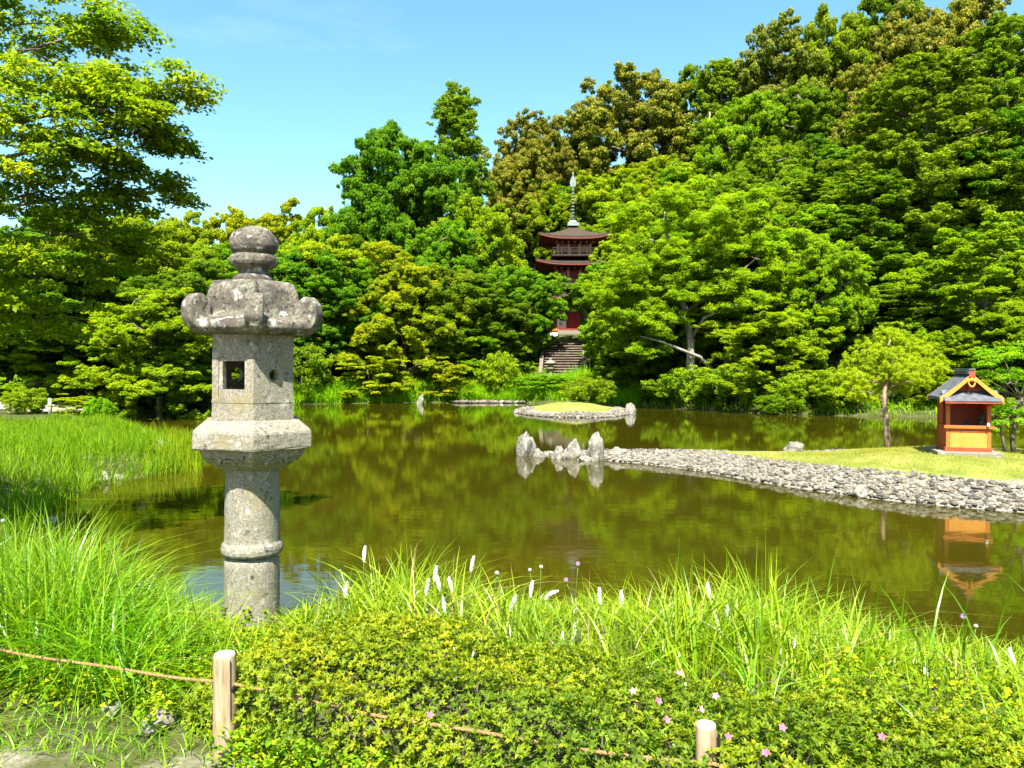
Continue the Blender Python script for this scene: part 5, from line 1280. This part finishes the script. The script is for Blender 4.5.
grass('low_grass', 15000, lambda r, n: (lambda x, y: (lambda q: (x[q], y[q]))(kp1(x, y)))(r.uniform(-5.6, 7.2, n), r.uniform(3.1, 6.6, n)), lambda x, y, r: r.uniform(.08, .24, len(x)), .7, .007, M['grass_near'], 'short grass covering the near bank under the taller blades', 5, seg=3)
grass('low_grass', 3600, lambda r, n: (lambda x, y: (lambda q: (x[q], y[q]))((y > 3.02 + .12 * np.sin(x * 9)) & (((x - FA.x) * FN.x + (y - FA.y) * FN.y) > -.45)))(r.uniform(-3, -.85, n), r.uniform(3.0, 4.3, n)), lambda x, y, r: r.uniform(.04, .15, len(x)), .8, .0065, M['grass_near'], 'short grass at the edge of the sandy ground by the wooden post', 6, seg=3)
o = grass('dry_grass', 420, lambda r, n: clumped(r, n, -3.4, 4.2, 3.6, 5.6, 90, .14, kp1), htop(.05, 1.25), .8, .006, M['dry_grass'], 'dry straw coloured blades scattered through the near grass', 8)
def hs(r, n): s = r.uniform(1.25, 4.2, n); w = r.uniform(.25, .98, n); return FA.x + FD.x * s + FN.x * w, FA.y + FD.y * s + FN.y * w
grass('tall_grass', 420, hs, lambda x, y, r: r.uniform(.36, .62, len(x)), .8, .011, M['grass_near'], 'grass blades growing up through the right half of the hedge', 9)
# leafy weeds
def weeds(name, n, region, hmax, leaf, label, seed, mat='weed'):
    rng = np.random.default_rng(seed); x, y = region(rng, n); n = len(x); z = H(x, y); k = 9
    C = np.repeat(np.stack([x, y, z], -1), k, 0); hh = np.repeat(rng.uniform(.4, 1.0, n) * hmax, k); f = rng.uniform(.15, 1.0, n * k); a = rng.uniform(0, 6.283, n * k)
    q = leaf * 1.1 * (1.2 - f); d = np.stack([np.cos(a), np.sin(a), .25 + 0 * a], -1); C = C + d * q[:, None]; C[:, 2] += hh * f
    N = np.stack([-.3 * np.cos(a), -.3 * np.sin(a), np.ones(n * k)], -1) + rng.normal(0, .4, (n * k, 3)); L = leaf * rng.uniform(.6, 1.4, n * k)
    t = np.zeros((n * k, 3)); t[:, 0] = rng.random(n * k)
    o = link(name, leaf_mesh(name, C, N, L, L * .55, t, rng, d + rng.normal(0, .3, (n * k, 3))), M[mat]); return tag(o, label, 'weeds', kind='stuff')
kw = lambda x, y: (((x - FA.x) * FN.x + (y - FA.y) * FN.y) > -.22) & off_hedge(x, y) & NR(x, y)
weeds('weeds', 1100, lambda r, n: (lambda x, y: (lambda q: (x[q], y[q]))(kw(x, y) & ((y > 3.45) | (x > -1.6))))(r.uniform(-3.4, -.7, n), r.uniform(3.05, 4.6, n)), .22, .038, 'leafy green weeds below the rope left of the wooden post', 11)
weeds('weeds', 260, lambda r, n: (lambda s, w: (FA.x + FD.x * s + FN.x * w, FA.y + FD.y * s + FN.y * w))(r.uniform(.05, 1.5, n), r.uniform(-.16, .06, n)), .20, .030, 'leafy green weeds at the shaded foot of the hedge right of the post', 12)
weeds('weeds', 900, lambda r, n: (lambda s, w: (FA.x + FD.x * s + FN.x * w, FA.y + FD.y * s + FN.y * w))(r.uniform(2.3, 4.6, n), r.uniform(.45, 1.35, n)), .36, .032, 'mixed leafy weeds swallowing the right end of the hedge', 13)
weeds('weeds', 1500, lambda r, n: (lambda x, y: (lambda q: (x[q], y[q]))(kp1(x, y)))(r.uniform(-4.4, 4.6, n), r.uniform(3.4, 6.0, n)), .12, .028, 'leafy green weeds among the grass of the near bank', 14)
# flowering stems
def stem_to(top, seed, r=.0022):
    rr = random.Random(seed); x, y = top.x + rr.gauss(0, .05), top.y + rr.gauss(0, .05); b = Vector((x, y, hz(x, y) - .03)); mid = b.lerp(top, .55) + Vector((rr.gauss(0, .03), 0, .03)); return [b, b.lerp(mid, .5), mid, mid.lerp(top, .6), top], r
PL = [(364, 553, 4.9, 0, 'white grass plume standing alone at the left above the grass beside the blue reflection'), (346, 589, 4.7, 0, 'small white grass plume low beside the blue water reflection'), (435, 573, 4.8, .1, 'white grass plume topmost of the cluster behind the hedge, left of the middle'),
      (438, 583, 4.7, -.5, 'short white plume just under the topmost plume of its cluster'), (427, 586, 4.6, .2, 'faint white plume at the left of the cluster behind the hedge'), (450, 584, 4.75, -.7, 'white plume leaning right in the cluster behind the hedge'), (443, 604, 4.5, -.5, 'lowest white plume of the cluster behind the hedge'),
      (472, 563, 4.9, .25, 'tall white plume beside the long slanting grass blade'), (550, 592, 4.6, 1.3, 'drooping white plume bent over right of the thistle buds'), (513, 602, 4.5, .6, 'thin white plume curving left of the thistle buds'), (531, 588, 4.6, .1, 'slim white plume under the left thistle bud'),
      (599, 595, 4.6, -.2, 'white plume standing right of the purple thistle pair'), (621, 598, 4.5, -.2, 'short white plume, second right of the purple thistle pair'), (708, 590, 4.5, -.4, 'white plume above the dense grass right of the middle'), (727, 612, 4.4, -.5, 'long white plume leaning in the dense grass right of the middle'),
      (794, 640, 4.2, .1, 'fat white plume beside the long broad blades'), (926, 677, 3.9, -.2, 'white plume before the dark water at the right'), (1011, 656, 4.0, -.8, 'long bent white plume at the right edge'), (562, 640, 4.3, .0, 'short white plume low over the hedge near the middle'), (574, 630, 4.35, .2, 'short white plume right behind the hedge near the middle')]
for i, (px, py, Y, ln, lb) in enumerate(PL):
    c = P(px, py, Y); ax = Vector((ln * .5, .05, 1)).normalized(); o = empty('grass_plume', (c.x, c.y, hz(c.x, c.y))); tag(o, lb, 'plume', 'white plumes in the near grass'); off = Vector(o.location)
    a0 = c - ax * .05; pts, r = stem_to(a0, i); m = MB(); m.tube([p - off for p in pts], r, 5); m.build('stem', M['stalk'], o, True)
    rng = np.random.default_rng(500 + i); n = 520; f = rng.random(n); rad = .0088 * np.sin(np.pi * np.clip(f * .92 + .05, 0, 1)) ** .6
    d = nrm(rng.normal(size=(n, 3))); ax_ = np.array(ax); bend = np.array([.025 * (1 if ln > 1 else .3) * (f ** 2), 0 * f, -.03 * (f ** 2) * (1 if ln > 1 else 0)]).T
    C = np.array(a0 - off) + np.outer(f * .092, ax_) + d * rad[:, None] + bend; T = d * .8 + ax_ * 1.0
    link('plume', leaf_mesh('plume', C, rng.normal(size=(n, 3)), .016, .0036, np.zeros((n, 3)), rng, T, 0), M['plume'], o)
TH = [(497, 573, 4.7, .0135, 'thistle_pale', 'pale pink thistle head right of the plume cluster'), (530, 570, 4.65, .011, 'thistle_pale', 'closed thistle bud, left of the two buds near the middle'), (541, 567, 4.65, .012, 'thistle_pale', 'pale tipped thistle bud, right of the two buds near the middle'),
      (566, 580, 4.6, .014, 'thistle', 'purple thistle head, lower of the purple pair near the middle'), (578, 564, 4.6, .0135, 'thistle', 'purple thistle head, upper of the purple pair near the middle'), (963, 617, 4.2, .015, 'thistle', 'purple thistle head before the water below the shrine reflection'),
      (976, 626, 4.2, .011, 'thistle_pale', 'closed thistle bud right of the purple thistle by the shrine reflection'), (932, 709, 3.4, .017, 'magenta', 'magenta thistle head low on the weeds at the right'), (219, 639, 4.35, .013, 'thistle', 'purple thistle head at the foot of the stone lantern'), (3, 521, 4.9, .013, 'thistle_pale', 'pale thistle head at the left edge above the tall grass')]
for i, (px, py, Y, r, mt, lb) in enumerate(TH):
    c = P(px, py, Y); o = empty('thistle', (c.x, c.y, hz(c.x, c.y))); off = Vector(o.location); tag(o, lb, 'thistle', 'thistles in the near grass')
    pts, rs = stem_to(c - Vector((0, 0, r * .9)), 40 + i, .0024); m = MB(); m.tube([p - off for p in pts], rs, 5); m.build('stem', M['stalk'], o, True)
    q = c - off; m = MB(); m.lathe([(r * .25, -r * 1.1), (r * .7, -r * .8), (r * .85, -r * .3), (r * .6, r * .05)], 10, q); m.build('bud', M['stalk'], o, True)
    rng = np.random.default_rng(600 + i); n = 160; d = nrm(rng.normal(size=(n, 3)) + np.array([0, 0, .9])); C = np.array(q) + d * r * .55
    link('flower_head', leaf_mesh('flower_head', C, rng.normal(size=(n, 3)), r * 1.25, r * .16, np.zeros((n, 3)), rng, d, 0), M[mt], o)
# broad leaved shoots pushing through the hedge
for i, (px, py, s, w, n, ln, lb) in enumerate([(655, 752, 1.66, .0, 5, .13, 'broad leaved grass shoot pushing out of the hedge left of the sunken post'), (722, 760, 1.95, -.04, 4, .11, 'broad grass shoot drooping in front of the sunken post'), (812, 745, 2.5, .02, 3, .13, 'broad grass shoot lying over the hedge right of the sunken post'), (408, 655, .55, .5, 2, .12, 'pair of grass blades standing out of the hedge top')]):
    q = G(px, py, FZ + (.27 if w < .3 else .36)); o_ = empty('grass_shoot', (q.x, q.y, FZ)); tag(o_, lb, 'grass shoot'); rng = np.random.default_rng(700 + i)
    m = MB(); m.tube([(0, 0, 0), (.005, 0, .15), (0, 0, q.z - FZ)], [.004, .0035, .002], 6); m.build('stem', M['stalk'], o_, True)
    for k in range(n):
        b = np.array([[0, 0, q.z - FZ - .01 * k]]); me = blades_mesh('leaf', b, np.array([ln * rng.uniform(.8, 1.2)]), np.array([rng.uniform(.3, 1.3)]), np.array([k * 2.2 + rng.uniform(-.3, .3) + i]), np.array([.021]), rng, 6, np.array([[.7, 0, 0]])); link('leaf', me, M['grass_near'], o_)
# left bank grass, reeds, far reeds
def lb_region(rng, n):
    y = 12 + 26 * rng.random(n) ** .8; x = -y * rng.uniform(.28, .75, n); d = sdist(x, y, POND); q = (d > -.25) & (d < 9) & ((y < 33) | (x > -20)); return x[q], y[q]
grass('bank_grass', 52000, lb_region, lambda x, y, r: r.uniform(.2, .72, len(x)) * np.interp(y, [12, 24, 34], [1.1, 1.05, .75]) * (.8 + .35 * np.sin(x * 2.1 + np.sin(y * 1.3) * 2)), .4, .020, M['grass_bank'], 'bright meadow grass covering the left bank of the pond', 21, seg=4)
def reed_region(rng, n):
    px = rng.uniform(118, 200, n); yy = rng.normal(25, 2.6, n); x = (px - 512) / F * yy; d = sdist(x, yy, POND); q = (d < .6) & (d > -2.2) & (yy < 30) & (yy > 20.5); return x[q], yy[q]
o = grass('reeds', 2600, reed_region, lambda x, y, r: r.uniform(.5, 1.0, len(x)), .16, .028, M['grass_bank'], 'bright reeds standing in the water off the left bank', 22)
v = np.empty(len(o.data.vertices) * 3, np.float32); o.data.vertices.foreach_get('co', v); v = v.reshape(-1, 3); g_ = v.reshape(-1, 12, 3); low = g_[:, :1, 2].copy(); g_[:, :, 2] += np.where(low < -.2, -.2 - low, 0); o.data.vertices.foreach_set('co', g_.reshape(-1)); o.data.update()
def far_region(rng, n):
    px = rng.uniform(292, 640, n); y = np.interp(px, [292, 330, 420, 560, 640], [55, 60, 62.2, 61, 57]) + rng.uniform(0, 1, n) ** .8 * 6.0; x = (px - 512) / F * y; d = sdist(x, y, POND); q = (d > .1) & ~((np.abs(x - 5) < 2.0) & (y > 65.5)); return x[q], y[q]
grass('reeds', 34000, far_region, lambda x, y, r: r.uniform(.9, 2.1, len(x)) * (.8 + .2 * np.sin(x * 1.3)), .6, .06, M['reed_far'], 'tall green reeds along the far shore below the pagoda stairs', 23, seg=4)
def right_region(rng, n):
    px = rng.uniform(640, 1010, n); y = rng.uniform(43, 60, n); x = (px - 512) / F * y; d = sdist(x, y, POND); q = (d > 0) & (d < 4); return x[q], y[q]
grass('bank_grass', 9000, right_region, lambda x, y, r: r.uniform(.3, .8, len(x)), .5, .05, M['reed_far'], 'dark grass and sedge along the right shore under the maples', 24, seg=3)
# turf blades on the shrine island and undergrowth on the slopes
def turf_isle():
    rng = np.random.default_rng(31); n = 72000; x = rng.uniform(6, 20.5, n); y = rng.uniform(15, 25, n); d = -sdist(x, y, ISLE); q = (d > 1.6 + .35 * np.sin(x * 2) * np.sin(y * 2.3)) & (np.abs(x / y) < .95); x, y, = x[q], y[q]; n = len(x)
    t = np.zeros((n, 3)); t[:, 0] = rng.uniform(.45, 1, n)
    o = link('turf', blades_mesh('turf', np.stack([x, y, h_isle(x, y) - .01], -1), rng.uniform(.03, .075, n), np.abs(rng.normal(.5, .3, n)), rng.uniform(0, 6.28, n), .010 * rng.uniform(.6, 1.3, n), rng, 2, t), M['turf']); tag(o, 'short mown yellowish turf on the shrine island', 'turf', kind='stuff')
turf_isle()
def undergrowth():
    rng = np.random.default_rng(41); n = 90000; y = rng.uniform(40, 112, n); x = y * rng.uniform(-.72, .72, n); d = sdist(x, y, POND); q = (d > 1.2) & ~((np.abs(x - 5) < 2.6) & (y > 60) & (y < 82)) & (np.hypot(x - PAG[0], y - PAG[1]) > 5.5) & ~((x < -21) & (y < 47) & (y > 39)); x, y = x[q], y[q]; n = len(x)
    z = H(x, y) + rng.uniform(.02, .9, n) * (.5 + .5 * np.sin(x * .9) * np.sin(y * .8)); N = np.stack([rng.normal(0, .5, n), rng.normal(-.4, .5, n), np.ones(n)], -1); L = rng.uniform(.2, .5, n)
    t = np.zeros((n, 3)); t[:, 0] = rng.random(n); o = link('undergrowth', leaf_mesh('undergrowth', np.stack([x, y, z], -1), N, L, L * .6, t, rng), M['leaf_mid']); tag(o, 'low leafy undergrowth on the slopes beneath the trees', 'undergrowth', kind='stuff')
undergrowth()
# bright bushes by the left path, marker posts
for px, yt, w, Y, kd, lb in [(26, 386, 40, 40.6, 'shrub', 'bright grassy bush beside the pale path on the left bank'), (78, 398, 44, 37.5, 'lime', 'lime green bush on the left bank near the water'), (98, 406, 30, 37.0, 'shrub', 'low sedge bush overhanging the water on the left bank')]:
    tree_at(px, yt, w, Y, kd, lb)
for px, Y, lb in [(9, 40.9, 'short pale post at the left end of the path'), (50, 40.6, 'short pale post beside the bright bush on the path')]:
    p = P(px, 400, Y); o = MB().lathe([(.10, -.2), (.10, .75), (.085, .8), (.02, .81)], 12).build('marker_post', M['post_top'], None, True); o.location = (p.x, Y, hz(p.x, Y)); tag(o, lb, 'post')
